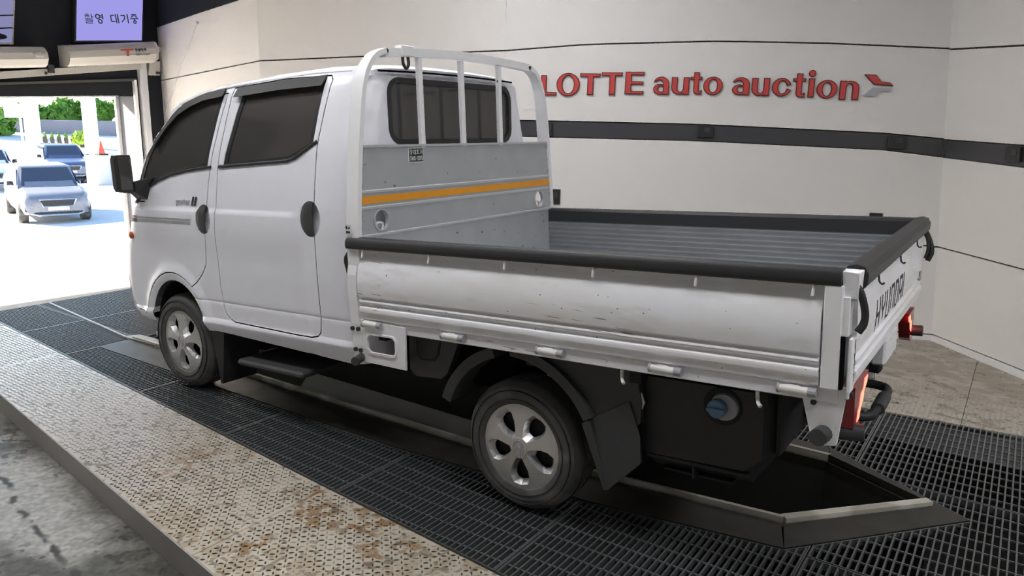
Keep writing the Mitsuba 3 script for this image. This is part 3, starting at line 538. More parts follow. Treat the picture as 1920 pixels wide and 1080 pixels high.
def visor(path, d0, d1, drop):
    p = np.asarray(LineString(path).segmentize(.04).coords); tg = np.gradient(p, axis=0); nr = np.c_[tg[:, 1], -tg[:, 0]]/np.linalg.norm(tg, axis=1)[:, None]; nr *= np.sign(-nr[:, 1:2]+1e-9)
    q = p+nr*drop; ys, yq = Yb(p[:, 0], p[:, 1]), Yb(q[:, 0], q[:, 1])
    R_ = [[(a[0], y+.0, a[1]), (a[0], y+d0, a[1]-.004), (b[0], z+d1, b[1]), (b[0], z+d1-.008, b[1])] for a, b, y, z in zip(p, q, ys, yq)]
    return loft(R_, caps=True)
part(kf+'__rain_visor', visor([(2.80, 1.685), (2.69, 1.79), (2.56, 1.88), (2.44, 1.925), (2.3, 1.958), (2.115, 1.972)], .014, .026, .050), 'm_plastic_grey', 30)
part(krd+'__rain_visor', visor([(1.995, 1.968), (1.6, 1.984), (1.262, 1.986)], .014, .030, .058), 'm_plastic_grey', 30)
for kk, e_, c_, s_ in ((kf, hand_f, (2.262, 1.21), -1), (krd, hand_r, (1.315, 1.24), -1)):
    rx, rz = (e_.bounds[2]-e_.bounds[0])/2, (e_.bounds[3]-e_.bounds[1])/2
    dish = lambda x, z, c_=c_, rx=rx, rz=rz: Yb(x, z)-.032*np.sqrt(np.maximum(1-((x-c_[0])/rx)**2-((z-c_[1])/rz)**2, 0))-.002
    part(kk+'__handle_recess', skin(e_, dish, 'y', .012), 'm_paint', True)
    part(kk+'__handle', skin(e_.intersection(sbox(c_[0]-rx*.34, 0, 4, 3)).buffer(-.003), lambda x, z, c_=c_, rx=rx, rz=rz: Yb(x, z)+.012*np.sqrt(np.maximum(1-((x-c_[0])/rx)**2-((z-c_[1])/rz)**2, 0))-.002, 'y', .012, .010), 'm_plastic_grey', True)
part('rear_window', skin(back_win.buffer(-.010), lambda y, z: Xr(y, z)+.010, 'x', .08), 'm_glass', True)
part('rear_window__seal', skin(back_win.buffer(.016).difference(back_win.buffer(-.013)), lambda y, z: Xr(y, z)-.004, 'x', .05, .01, inward=1), 'm_rubber', True)
part('windscreen', grid_sheet([r*[1, .92, 1]+[.012, 0, .008] for r, w in zip(rows, wind) if w]), 'm_glass', True)
part('rear_gutter', tube([(.952-.003, y, 1.985+.012*(1-(y/.66)**2)) for y in np.linspace(-.56, .63, 12)], .005, 8), 'm_gap')
part('roof_gutter', ybar([(1.10, 1.995), (1.4, 2.003), (1.77, 1.992), (2.19, 1.968), (2.37, 1.945), (2.54, 1.90)], .006, .001), 'm_paint', True)
# stripes, indicator, emblem, mirror
def decal(poly, m, key, o=.0025): return part(key, skin(poly, lambda x, z: Yb(x, z)+o, 'y', .03), m, True)
decal(sbox(2.385, 1.200, 2.985, 1.208), 'm_stripe_grey', kf+'__stripe'); decal(sbox(2.39, 1.176, 2.985, 1.192), 'm_stripe_grey', kf+'__stripe'); decal(sbox(2.985, 1.196, 3.10, 1.214), 'm_stripe_red', kf+'__stripe'); decal(sbox(2.985, 1.172, 3.10, 1.194), 'm_print', kf+'__stripe')
part('side_indicator', affine3(trimesh.creation.icosphere(subdivisions=2, radius=1), (3.095, float(Yb([3.095], [1.077])[0])+.002, 1.077), (.030, 0, 0), (0, .012, 0), (0, 0, .024)), 'm_amber', True)
tx = txt_polys('porter', .034); ex_, ey_ = np.array([-1, 0, 0.]), np.array([0, 0, 1.])
tw = tx.bounds[1][0]; v = tx.vertices; x_, z_ = 2.545-v[:, 0]*(.150/tw), 1.295+v[:, 1]*1.0
part(kf+'__emblem', trimesh.Trimesh(np.c_[x_, Yb(x_, z_)+.002+np.where(v[:, 2] > .0005, .003, 0), z_], tx.faces[:, ::-1], process=False), 'm_emblem')
decal(unary_union([Polygon([(2.385, 1.288), (2.365, 1.288), (2.347, 1.342), (2.367, 1.342)]), Polygon([(2.355, 1.288), (2.335, 1.288), (2.317, 1.342), (2.337, 1.342)])]), 'm_print', kf+'__emblem', .004)
hv = lambda pts: trimesh.convex.convex_hull(np.array(pts))
mp = []
for (y, x0, x1, z0, z1) in ((1.012, 2.87, 2.91, 1.40, 1.575), (.996, 2.855, 2.92, 1.375, 1.602), (.915, 2.855, 2.92, 1.36, 1.602), (.902, 2.87, 2.91, 1.38, 1.58)):
    mp += [(x, y, z) for x in (x0, x1) for z in (z0, z1)]
km = part('wing_mirror', hv(mp), 'm_plastic', 40); part(km+'__arm', cat([hv([(2.86, .90, 1.365), (2.93, .90, 1.365), (2.86, .90, 1.43), (2.93, .90, 1.43), (2.87, .795, 1.30), (3.02, .795, 1.30), (2.80, .80, 1.46), (2.96, .79, 1.44)])]), 'm_plastic')
part(km+'__mirror_glass', box(2.848, 2.857, .918, .994, 1.385, 1.59, .003), 'm_glass')
part('front_bumper', skin(Polygon([(3.20, .54), (3.272, .6), (3.276, .80), (3.25, .86), (3.18, .58)]).buffer(.001), lambda x, z: Yb(x, z)+.004, 'y', .02), 'm_paint', True)
# hub caps, tyres
RW = .312
def wheel(cx, side, key):
    s_ = side; f_ = (lambda m: m) if s_ > 0 else mir
    pr = [(.200, .800), (.206, .812), (.222, .818), (.255, .822), (.285, .812), (.302, .792), (RW-.002, .775), (RW, .72), (RW, .70), (RW-.002, .648), (.302, .63), (.285, .612), (.24, .60), (.20, .615)]
    kt_ = part(key, f_(lathe_y(pr, cx, RW, 72)), 'm_tyre', 30, body=False)
    gr = cat([lathe_y([(RW+.0005, y-.004), (RW-.006, y-.003), (RW-.006, y+.003), (RW+.0005, y+.004)], cx, RW, 48) for y in (.665, .69, .735, .76)]); part(kt_+'__tread_groove', f_(gr), 'm_dark', body=False)
    part(kt_+'__sidewall_rib', f_(cat([lathe_y([(r, .8155), (r+.002, .8245), (r+.004, .8155)], cx, RW, 72) for r in (.228, .268)])), 'm_plastic', body=False)
    Rr = .203; holes, inn = [], []
    for i in range(5):
        a = math.pi/2+.62+i*2*math.pi/5
        po = lambda r, d: (Rr*r*math.cos(a+math.radians(d)), Rr*r*math.sin(a+math.radians(d)))
        o = [po(.25, -16), po(.38, -23), po(.56, -25.5), po(.74, -22), po(.89, -15), po(.93, -2), po(.93, 10), po(.80, 17.5), po(.60, 21), po(.40, 19), po(.25, 13)]
        n_ = [po(.37, -12), po(.46, -17.5), po(.58, -19), po(.69, -17.5), po(.78, -12.5), po(.82, -2), po(.81, 7), po(.74, 13), po(.60, 16), po(.47, 14), po(.37, 9)]
        holes.append(o); inn.append(n_)
    disc = Point(0, 0).buffer(Rr, quad_segs=20).difference(unary_union([Polygon(h) for h in holes]))
    dome = lambda x, z: .806+.016*(1-((x-cx)**2+(z-RW)**2)/Rr**2)
    kc = part(kt_+'__hub_cap', f_(skin(affinity.translate(disc, cx, RW), dome, 'y', .03, .008)), 'm_rim', 25, body=False)
    bev = []
    for o, n_ in zip(holes, inn):
        o, n_ = np.array(o)+(cx, RW), np.array(n_)+(cx, RW)
        bev.append(loft([np.c_[o[:, 0], dome(o[:, 0], o[:, 1])-.001, o[:, 1]], np.c_[n_[:, 0], np.full(len(n_), .782), n_[:, 1]]]))
    part(kt_+'__spoke_bevels', f_(cat(bev)), 'm_rim_bright', body=False)
    part(kt_+'__brake_disc', f_(lathe_y([(.0, .755), (.19, .755), (.197, .80)], cx, RW, 48)), 'm_dark', body=False)
    oval = ell(cx, RW, .030, .038); hm = unary_union([oval.difference(ell(cx, RW, .026, .033)), Polygon([(cx+.014, RW+.024), (cx+.007, RW+.026), (cx+.012, RW-.026), (cx+.019, RW-.022)]), Polygon([(cx-.014, RW-.024), (cx-.007, RW-.026), (cx-.012, RW+.026), (cx-.019, RW+.022)]), Polygon([(cx+.014, RW-.002), (cx+.014, RW+.006), (cx-.014, RW+.002), (cx-.014, RW-.006)])])
    part(kt_+'__hub_badge', f_(cat([skin(ell(cx, RW, .044, .048), lambda x, z: 0*x+.8255, 'y', .02, .01)])), 'm_rim', body=False)
    part(kt_+'__hub_badge', f_(skin(hm, lambda x, z: 0*x+.8275, 'y', .02, .003)), 'm_stripe_grey', body=False)
    return kt_
kw = wheel(0.0, 1, 'wheel'); lab(kw, 'rear wheel with five-hole hub cap'); kw = wheel(2.654, 1, 'wheel'); lab(kw, 'front wheel'); wheel(0.0, -1, 'wheel'); wheel(2.654, -1, 'wheel')
# wheel housing, flaps, step, underbody
an = np.linspace(.15, math.pi+.45, 20)
liner = loft([[(AC[0]+AR[0]*.985*math.cos(t), .79, AC[1]+AR[1]*.985*math.sin(t)), (AC[0]+AR[0]*1.05*math.cos(t), .45, AC[1]+AR[1]*1.05*math.sin(t))] for t in an], close=False)
part('wheel_arch_liner', cat([liner, mir(liner), box(2.3, 3.0, -.46, .46, .30, .75)]), 'm_plastic')
flap = lambda x, y0, y1, z0, z1: loft([[(x, y0, z1), (x-.03, y0, (z0+z1)/2), (x-.02, y0, z0)], [(x+.0, y1, z1), (x-.03, y1, (z0+z1)/2), (x-.02, y1, z0)]], close=False)
part('mud_flap', cat([hv([(2.345, .54, .53), (2.345, .81, .53), (2.20, .54, .50), (2.22, .80, .52), (2.30, .56, .17), (2.32, .79, .16), (2.27, .56, .17), (2.30, .79, .16)])]), 'm_plastic')
part('side_step', cat([box(1.46, 2.05, .50, .848, .335, .372, .012), box(1.55, 1.62, .40, .52, .30, .50), box(1.90, 1.97, .40, .52, .30, .50)]), 'm_plastic_grey')
part('chassis_frame', cat([box(-1.30, 3.0, s*.34, s*.42, .47, .60, .01) for s in (-1, 1)]+[box(x, x+.08, -.36, .36, .49, .58) for x in (-1.25, -.55, .45, 1.1, 2.1)]), 'm_dark')
part('engine_and_gearbox', cat([box(1.35, 2.9, -.34, .36, .27, .62, .05), box(.55, 1.35, -.16, .16, .34, .52, .04), cyl((.6, 0, .42), (0.1, 0, .33), .04)]), 'm_dark')
part('rear_axle', cat([cyl((0, -.7, .30), (0, .7, .30), .05), affine3(trimesh.creation.icosphere(subdivisions=2, radius=1), (0, 0, .31), (.15, 0, 0), (0, .16, 0), (0, 0, .15)), box(-.6, .6, .36, .44, .33, .38), box(-.6, .6, -.44, -.36, .33, .38)]), 'm_dark', 30)
part('exhaust_pipe', tube(smoothpath([(1.3, -.5, .38), (.4, -.55, .40), (-.5, -.5, .42), (-1.25, -.5, .40)]), .03, 10), 'm_steel', True)
# bed
part('bed_floor', box(-1.34, .90, -.88, .88, .755, .795), 'm_galv')
part('bed_sub_frame', cat([box(-1.32, .90, -.86, .86, .70, .755)]+[box(x, x+.05, -.84, .84, .64, .70) for x in (-1.1, -.6, -.1, .4, .8)]), 'm_dark')
part('bed_side_rail', box(-1.35, .95, .885, .912, .712, .764, .004), 'm_gate'); part('bed_side_rail', box(-1.35, .95, -.912, -.885, .712, .764, .004), 'm_gate')
gp = [(.878, 1.13), (.893, 1.13), (.894, 1.098), (.898, 1.085), (.909, 1.060), (.921, 1.034), (.931, 1.003), (.937, .97), (.940, .94), (.939, .91), (.936, .884), (.921, .875), (.918, .870), (.931, .864), (.934, .857), (.932, .850), (.920, .842), (.920, .836), (.933, .827), (.936, .818), (.935, .806), (.924, .797), (.924, .772), (.915, .764), (.878, .764)]
gate = prism_x(Polygon(gp), -1.287, .875); kg = part('side_gate', gate, 'm_gate', 25); lab(kg, 'near drop-side gate, white with scratches'); kg2 = part('side_gate', mir(gate), 'm_gate'); lab(kg2, 'far drop-side gate with grey ribbed inside')
ip = [(-.878, 1.10), (-.866, 1.10)]+[(-.866+(.006 if i % 2 else 0)*1.0, z) for i, z in enumerate(np.repeat(np.linspace(1.085, .81, 12), 2)[1:-1])]+[(-.866, .80), (-.878, .80)]
ip2 = [(-.880, 1.10), (-.868, 1.10)]
for i, z in enumerate(np.linspace(1.07, .83, 9)): ip2 += [(-.868, z+.009), (-.8655, z+.005), (-.8655, z-.005), (-.868, z-.009)]
ip2 += [(-.868, .80), (-.880, .80)]
part(kg2+'__inner_sheet', prism_x(Polygon(ip2), -1.33, .875), 'm_galv_shaded'); part(kg+'__inner_sheet', mir(prism_x(Polygon(ip2), -1.33, .875)), 'm_galv')
rail = Polygon([(.872, 1.112), (.866, 1.13), (.868, 1.158), (.880, 1.170), (.905, 1.173), (.925, 1.168), (.936, 1.152), (.938, 1.13), (.932, 1.117), (.910, 1.112)])
part(kg+'__rubber_edge', prism_x(rail, -1.345, .945), 'm_rubber', 30)
rail2 = Polygon([(-.862, 1.085), (-.862, 1.155), (-.872, 1.168), (-.905, 1.172), (-.932, 1.160), (-.937, 1.12), (-.905, 1.112), (-.88, 1.085)])
part(kg2+'__rubber_edge', prism_x(rail2, -1.40, .93), 'm_rubber', 30)
for x in (.837, .414, -.008, -.433, -.853, -1.257):
    part(kg+'__rope_hook', cat([box(x-.006, x+.006, .905, .925, 1.108, 1.116), tube([(x, .922, 1.118), (x, .926, 1.10), (x, .930, 1.082), (x, .934, 1.076)], .0055, 8)]), 'm_hingewhite', True)
for x in (.801, .292, -.227, -.738, -1.217):
    kh = part(kg+'__hinge', cat([cyl((x+.055, .930, .745), (x-.045, .930, .745), .0145, 14), box(x-.01, x+.03, .905, .930, .732, .76)]), 'm_hingewhite', 30); part('hinge_end', cat([cyl((x-.040, .930, .745), (x-.068, .930, .745), .017, 12)]), 'm_stripe_grey', 30); part('hinge_end', cyl((x+.055, .930, .745), (x+.062, .930, .745), .018, 12), 'm_stripe_grey', 30)
for x in (-.535, -1.072):
    part('lower_rope_hook', tube(smoothpath([(x, .875, .72), (x-.002, .88, .69), (x-.01, .895, .665), (x-.022, .905, .655)], 4), .0075, 8), 'm_hingewhite', True)
# front corner posts with lower bracket plate
part('bed_front_post', cat([loft([[(.952, y, z), (.892, y, z), (.892, y-.03, z), (.952, y-.03, z)] for y, z in ((.915, 1.112), (.916, 1.04), (.930, .985), (.932, .86), (.928, .80), (.926, .735))], caps=True)]), 'm_frame')
plate = Polygon([(.958, .765), (.585, .752), (.592, .540), (.88, .545), (.938, .56)]).difference(rrect(.650, .842, .600, .694, .028)); kp = part('front_bracket_plate', prism_y(plate, .915, .925), 'm_gate')
part(kp+'__hole_lip', prism_y(rrect(.643, .849, .593, .701, .033).difference(rrect(.653, .839, .603, .691, .026)), .92, .931), 'm_gate')
for x, z in ((.938, .712), (.898, .712), (.925, .605), (.890, .603)): part(kp+'__bolt', cyl((x, .92, z), (x, .936, z), .0115, 8), 'm_plastic')
part(kp+'__rubber_stop', cat([cyl((.892, .92, .566), (.862, 1.0, .566), .022, 14)]), 'm_plastic_grey', 30)
part('tool_box_panel', prism_y(Polygon([(.635, .75), (.30, .75), (.40, .535), (.44, .50), (.60, .49), (.64, .52)]).buffer(0), .80, .845), 'm_plastic_grey')
part('tool_box_lid', prism_y(Polygon([(.595, .75), (.42, .75), (.445, .62), (.475, .585), (.56, .578), (.585, .60)]).difference(Polygon([(.588, .76), (.427, .76), (.452, .622), (.479, .592), (.556, .585), (.578, .604)])), .84, .848), 'm_dark')
part('tool_box_lid', prism_y(Polygon([(.586, .75), (.429, .75), (.454, .624), (.480, .595), (.555, .588), (.576, .606)]), .84, .849), 'm_plastic')
part('battery_tray', cat([box(.10, .80, .38, .72, .45, .70, .02)]), 'm_gap')  # blackened to put shade behind the bracket plate hole
# rear arch flaps and tank
wc = np.array([.014, .235]); ar = lambda r, a: (wc[0]+r*math.cos(a), wc[1]+r*math.sin(a))
def fender(a0, a1, r0, r1, n=12, y0=.56, y1=.86):
    return loft([[(*ar(r0+(r1-r0)*t, a0+(a1-a0)*t)[:1], y0, ar(r0+(r1-r0)*t, a0+(a1-a0)*t)[1]), (ar(r0+(r1-r0)*t, a0+(a1-a0)*t)[0], y1, ar(r0+(r1-r0)*t, a0+(a1-a0)*t)[1]), (ar(r0+.05+(r1-r0)*t, a0+(a1-a0)*t)[0], y1+.005, ar(r0+.05+(r1-r0)*t, a0+(a1-a0)*t)[1]), (ar(r0+.05+(r1-r0)*t, a0+(a1-a0)*t)[0], y0, ar(r0+.05+(r1-r0)*t, a0+(a1-a0)*t)[1])] for t in np.linspace(0, 1, n)], caps=True)
part('rear_fender', fender(1.35, .42, .43, .40), 'm_plastic_grey', 30)
mf = hv([(-.22, .58, .66), (-.22, .84, .66), (-.50, .58, .70), (-.50, .84, .70), (-.36, .58, .36), (-.345, .85, .40), (-.55, .58, .45), (-.56, .84, .50)])
part('rear_fender', cat([fender(1.55, 2.62, .44, .415), prism_y(Polygon([(-.10, .70), (-.20, .63), (-.28, .53), (-.335, .436), (-.38, .43), (-.56, .44), (-.595, .47), (-.60, .56), (-.575, .70)]), .80, .835)]), 'm_plastic_grey', 30)
kmf = part('mud_flap', cat([hv([(-.335, .58, .43), (-.338, .86, .43), (-.375, .58, .45), (-.375, .86, .45), (-.42, .60, .15), (-.432, .845, .145), (-.445, .60, .15), (-.455, .84, .15)]), hv([(-.37, .845, .45), (-.55, .845, .56), (-.60, .845, .42), (-.60, .845, .30), (-.445, .845, .145), (-.37, .825, .45), (-.55, .825, .56), (-.60, .825, .30), (-.445, .825, .145)])]), 'm_plastic_grey'); lab(kmf, 'rear mud flap hanging behind the rear wheel')
tank = hv([(-.56, .78, .66), (-.60, .78, .64), (-1.07, .78, .66), (-1.07, .78, .40), (-1.0, .78, .34), (-.60, .78, .33), (-.56, .78, .40), (-.62, .72, .265), (-1.02, .72, .275), (-1.12, .72, .42), (-1.12, .72, .66),
    (-.56, .22, .66), (-1.12, .22, .66), (-.60, .24, .27), (-1.04, .24, .28), (-1.12, .24, .40), (-.62, .25, .262)])
kt2 = part('fuel_tank', tank, 'm_plastic', 20); part(kt2+'__strap', cat([box(-.60, -1.02, .735, .787, .318, .328), box(-.80, -.806, .73, .786, .262, .325), box(-.66, -.95, .68, .745, .255, .265)]), 'm_dark')
part(kt2+'__filler_neck', lathe_y([(.0, .785), (.075, .785), (.085, .76)], -.915, .585, 20), 'm_dark', 30)
kc2 = part(kt2+'__cap', cat([lathe_y([(.0, .828), (.030, .828), (.037, .822), (.037, .785)], -.905, .585, 24), ]), 'm_blue_cap', 35); part(kt2+'__cap', cat([box(-.94, -.87, .826, .842, .578, .592, .003)]), 'm_blue_cap'); part(kt2+'__cap', lathe_y([(.0, .80), (.052, .80), (.055, .785)], -.925, .588, 24), 'm_stripe_grey', 30)
part('fuel_clip', prism_y(Polygon([(-.595, .60), (-.61, .56), (-.60, .53), (-.585, .555)]), .82, .826), 'm_hingewhite')
part('splash_panel', box(-1.115, -1.13, .2, .76, .42, .66), 'm_dark')
# rear end
part('bed_rear_post', cat([box(-1.352, -1.293, .885, .932, .764, 1.118, .004)]), 'm_frame'); part('bed_rear_post', cat([box(-1.352, -1.293, -.932, -.885, .764, 1.118, .004)]), 'm_frame')
tp = [(-1.362, 1.13), (-1.380, 1.12), (-1.386, 1.05), (-1.388, .96), (-1.384, .875), (-1.378, .868), (-1.378, .862), (-1.390, .855), (-1.390, .842), (-1.380, .834), (-1.380, .826), (-1.391, .817), (-1.391, .80), (-1.383, .79), (-1.383, .766), (-1.362, .766)]
ktg = part('tailgate', prism_y(Polygon(tp), -.885, .862), 'm_gate')
part(ktg+'__inner_sheet', box(-1.362, -1.352, -.86, .86, .80, 1.12), 'm_galv')
rl = Polygon([(-1.335, 1.118), (-1.330, 1.15), (-1.345, 1.172), (-1.372, 1.178), (-1.398, 1.170), (-1.411, 1.145), (-1.408, 1.112), (-1.396, 1.096), (-1.386, 1.10), (-1.384, 1.118)])
part(ktg+'__rubber_edge', prism_y(rl, -.915, .845), 'm_rubber', 30)
part('bed_rear_corner', hv([(-1.340, .86, 1.165), (-1.40, .865, 1.165), (-1.345, .925, 1.165), (-1.395, .92, 1.16), (-1.35, .86, 1.075), (-1.395, .865, 1.075), (-1.35, .915, 1.075), (-1.392, .91, 1.075)]), 'm_frame')
def on_tail(pts, w): return stroke(pts, w)
def letter7():
    out, y = [], .480
    strokes = {'H': [[(0, 0), (0, 1)], [(1, 0), (1, 1)], [(0, .5), (1, .5)]], 'Y': [[(0, 1), (0, .62), (.5, .45), (.5, 0)], [(1, 1), (1, .62), (.5, .45)]], 'U': [[(0, 1), (0, .06), (1, .06), (1, 1)]], 'N': [[(0, 0), (0, .94), (1, .94), (1, 0)]],
               'D': [[(0, .06), (0, .94), (.85, .94), (1, .8), (1, .2), (.85, .06), (0, .06)]], 'A': [[(0, 0), (0, .94), (1, .94), (1, 0)], [(0, .42), (1, .42)]], 'I': [[(0, 0), (0, 1)]]}
    for ch in 'HYUNDAI':
        w = .068 if ch != 'I' else 0; g = unary_union([stroke([(y-a*w, .868+b*.125) for a, b in l], .0165) for l in strokes[ch]]); out.append(g); y -= w+(.0475)
    return out
tz, tx_ = [p[1] for p in tp[:6]][::-1], [p[0] for p in tp[:6]][::-1]
for g in letter7():
    m = prism_x(affinity.scale(g, 1, 1), 0, .0014).subdivide_to_size(.03); v = m.vertices.copy(); v[:, 0] = np.interp(v[:, 2], tz, tx_)-.0012+v[:, 0]
    part(ktg+'__letter', trimesh.Trimesh(v, m.faces, process=False), 'm_print')
for y in (.526, -.012, -.55): part(ktg+'__rope_hook', tube(smoothpath([(-1.392, y, 1.11), (-1.394, y, 1.085), (-1.398, y, 1.068), (-1.408, y-.002, 1.062), (-1.413, y-.004, 1.068)], 3), .0036, 8), 'm_plastic_grey', True)
part(ktg+'__badge', cat([box(-1.388, -1.392, -.80, -.85, .86, .905)]), 'm_stripe_grey')
part('tailgate_latch', tube(smoothpath([(-1.385, .897, 1.115), (-1.40, .893, 1.085), (-1.412, .885, 1.03), (-1.410, .885, .99), (-1.395, .895, .962)], 5), [.012]*15+[.013]*6, 8), 'm_plastic', True)
part('tailgate_latch', tube(smoothpath([(-1.385, -.897, 1.115), (-1.41, -.905, 1.06), (-1.425, -.90, 1.0), (-1.41, -.895, .95)], 5), .013, 8), 'm_plastic', True)
part('tailgate_latch', tube(smoothpath([(-1.385, -.88, 1.105), (-1.405, -.885, 1.06), (-1.41, -.88, 1.01), (-1.40, -.875, .965)], 5), .008, 8), 'm_plastic', True)
kl3 = part('latch_cover_plate', cat([box(-1.376, -1.388, .868, .928, .758, .945, .003), box(-1.372, -1.384, .885, .92, .735, .765, .003)]), 'm_frame')
part(kl3+'__bolt', cyl((-1.38, .900, .748), (-1.394, .900, .748), .011, 10), 'm_plastic'); part(kl3+'__scratch_marks', cat([box(-1.3885, -1.3892, .878+.003*(i % 2), .884+.004*(i % 3), .79+.011*i, .796+.0115*i) for i in range(13)]), 'm_print')
part('latch_channel', box(-1.352, -1.372, .866, .925, .95, 1.08), 'm_frame'); part('latch_slot', box(-1.352, -1.362, .905, .931, .768, .95), 'm_gap')
br = Polygon([(-1.222, .765), (-1.262, .60), (-1.285, .565), (-1.315, .555), (-1.350, .562), (-1.375, .766)]); kb2 = part('rear_bracket_plate', prism_y(br, .880, .905), 'm_gate'); part(kb2+'__bolt', cyl((-1.272, .90, .705), (-1.272, .912, .705), .010, 10), 'm_plastic')
part(kb2+'__rubber_stop', cyl((-1.308, .90, .598), (-1.300, .955, .598), .030, 16), 'm_plastic_grey', 30); part(kb2+'__rubber_stop', cat([cyl((-1.35, .845, .595), (-1.425, .835, .60), .030, 16)]), 'm_plastic_grey', 30)
part(kb2+'__rubber_stop', cyl((-1.345, -.66, .625), (-1.435, -.66, .63), .027, 16), 'm_plastic_grey', 30)
lz = [(.72, .770), (.725, .755), (.78, .64), (.86, .605), (.878, .62), (.878, .765)]
part('rear_lamp', prism_x(Polygon([(.63, .765), (.64, .745), (.775, .618), (.80, .612), (.868, .618), (.872, .765)]), -1.395, -1.345), 'm_red_lens', 25)
part('rear_lamp', prism_x(Polygon([(-.53, .735), (-.54, .72), (-.60, .60), (-.66, .572), (-.715, .575), (-.72, .735)]), -1.385, -1.335), 'm_red_lens', 25)
glow = Polygon([(.645, .752), (.70, .752), (.715, .72), (.76, .712), (.775, .675), (.80, .660), (.815, .625), (.775, .628), (.755, .66), (.72, .675), (.70, .71), (.655, .728)])
for g, k_, xx in ((glow, 'rear_lamp__lit_bulb', -1.3965), (affinity.translate(affinity.scale(glow, -1, 1, origin=(0, 0)), .125, -.028), 'rear_lamp_001__lit_bulb', -1.3865)):
    m = prism_x(g, xx, xx+.003); m = trimesh.Trimesh((m.vertices-P0)@RM.T+P0, m.faces, process=False); add(TK+'__'+k_, m, 'm_lamp_on', emitter={'type': 'area', 'radiance': rgb((4.2, .33, .22))})
lp = lambda x, y: (x, y, .46)
part('rear_step_bar', tube(smoothpath([(-1.05, -.215, .47), (-1.20, -.225, .455), (-1.315, -.222, .45), (-1.358, -.17, .45), (-1.362, -.02, .45), (-1.358, .16, .45), (-1.335, .24, .45), (-1.22, .28, .455), (-1.05, .28, .47)], 6), .020, 10), 'm_plastic', True)
part('rear_step_bar__grip', tube([(-1.362, -.06, .45), (-1.362, .12, .45)], .028, 12), 'm_plastic_grey', 40)
part('number_plate_bracket', cat([box(-1.30, -1.36, -.35, -.02, .60, .72, .01)]), 'm_frame')
# headboard and guard frame
hole = [ell(.742, 1.243, .048, .050), ell(-.742, 1.243, .048, .050)]
hb = Polygon([(-.858, 1.612), (.862, 1.612), (.905, 1.16), (.88, 1.15), (.88, .79), (-.88, .79), (-.88, 1.15), (-.905, 1.16)]).difference(unary_union(hole))
kh2 = part('headboard', prism_x(hb, .878, .892), 'm_galv'); lab(kh2, 'galvanised headboard with two oval holes and an orange stripe')
yz_ = lambda z: .905-(.905-.86)*(z-1.16)/(1.612-1.16)
for z, w in ((1.388, .011), (1.308, .011), (1.170, .010)):
    part(kh2+'__rib', prism_y(Polygon([(.880, z-w), (.872, z-w*.5), (.872, z+w*.5), (.880, z+w)]), -yz_(max(z, 1.16))+.005, yz_(max(z, 1.16))-.005), 'm_galv_rib')
part(kh2+'__top_lip', box(.868, .894, -.858, .862, 1.604, 1.616), 'm_galv_rib'); part(kh2+'__orange_stripe', box(.8745, .8785, -yz_(1.35)+.004, yz_(1.35)-.004, 1.330, 1.366), 'm_orange')
for h in hole:
    part(kh2+'__hole_rim', prism_x(h.buffer(.008).difference(h), .872, .894), 'm_galv_rib')
    c_ = h.centroid; part(kh2+'__rope_hook', tube(smoothpath([(.90, c_.x+.04, c_.y-.03), (.885, c_.x+.012, c_.y-.014), (.885, c_.x-.012, c_.y-.02), (.888, c_.x-.016, c_.y-.045), (.893, c_.x-.012, c_.y-.055)], 4), .007, 8), 'm_hingewhite', True)
part(kh2+'__rivets', cat([cyl((.879, s*(yz_(max(z, 1.16))-.018), z), (.874, s*(yz_(max(z, 1.16))-.018), z), .006, 8) for s in (-1, 1) for z in (1.58, 1.50, 1.42, 1.27, 1.21, 1.10, 1.0)]), 'm_stripe_grey')
kst = part(kh2+'__sticker', box(.8745, .8785, .400, .520, 1.520, 1.598), 'm_sticker'); part(kh2+'__sticker', box(.8735, .8746, .405, .513, 1.525, 1.593), 'm_print')
stxt = affinity.affine_transform(word(['jung', 'dae', 'ho', 'gi'], 1.15), [-.0225, 0, 0, .026, .510, 1.562]); part(kh2+'__sticker_text', prism_x(stxt, .8722, .8737), 'm_sticker')
for s_, z in (('2405-5555', 1.532),):
    t = txt_polys(s_, .021, True); w = t.bounds[1][0]; v = t.vertices; part(kh2+'__sticker_text', trimesh.Trimesh(np.c_[.8737-v[:, 2]*1.4, .510-v[:, 0]*(.100/w), z+v[:, 1]], t.faces, process=False), 'm_sticker')
hoop = np.array([(.912, .895, .74), (.912, .905, 1.0), (.910, .905, 1.18), (.908, .885, 1.42), (.905, .858, 1.66), (.900, .825, 1.86), (.897, .785, 1.975), (.893, .725, 2.045), (.889, .655, 2.075)])
hp = smoothpath(hoop, 6); dx = np.interp(hp[:, 2], [.7, 1.3, 1.7, 2.0, 2.1], [.040, .040, .040, .034, .030])
def hoop_mesh(p):
    t = np.gradient(p, axis=0); t /= np.linalg.norm(t, axis=1)[:, None]; nv = np.c_[np.zeros(len(p)), t[:, 2], -t[:, 1]]; nv /= np.linalg.norm(nv, axis=1)[:, None]
    S_ = []
    for q, n_, d in zip(p, nv, dx): S_.append([q+np.array([d, 0, 0])+n_*.012, q+np.array([-d, 0, 0])+n_*.012, q+np.array([-d, 0, 0])-n_*.014, q+np.array([-d+.008, 0, 0])-n_*.016, q+np.array([d, 0, 0])-n_*.014])
    return loft(S_, caps=True)
hm_ = hoop_mesh(hp); kgf = 'guard_frame'; part('guard_frame__side_post', hm_, 'm_frame', 30); part('guard_frame__side_post', mir(hm_), 'm_frame', 30)
tb = [(.889, y, 2.078+.020*(1-abs((y)/.655)**2)-.013*(y > 0)*abs(y/.655)) for y in np.linspace(-.655, .655, 13)]
part(kgf+'__top_bar', loft([[(x-.022, y, z-.021), (x-.022, y, z+.021), (x+.022, y, z+.021), (x+.022, y, z-.021)] for x, y, z in tb], caps=True), 'm_frame')
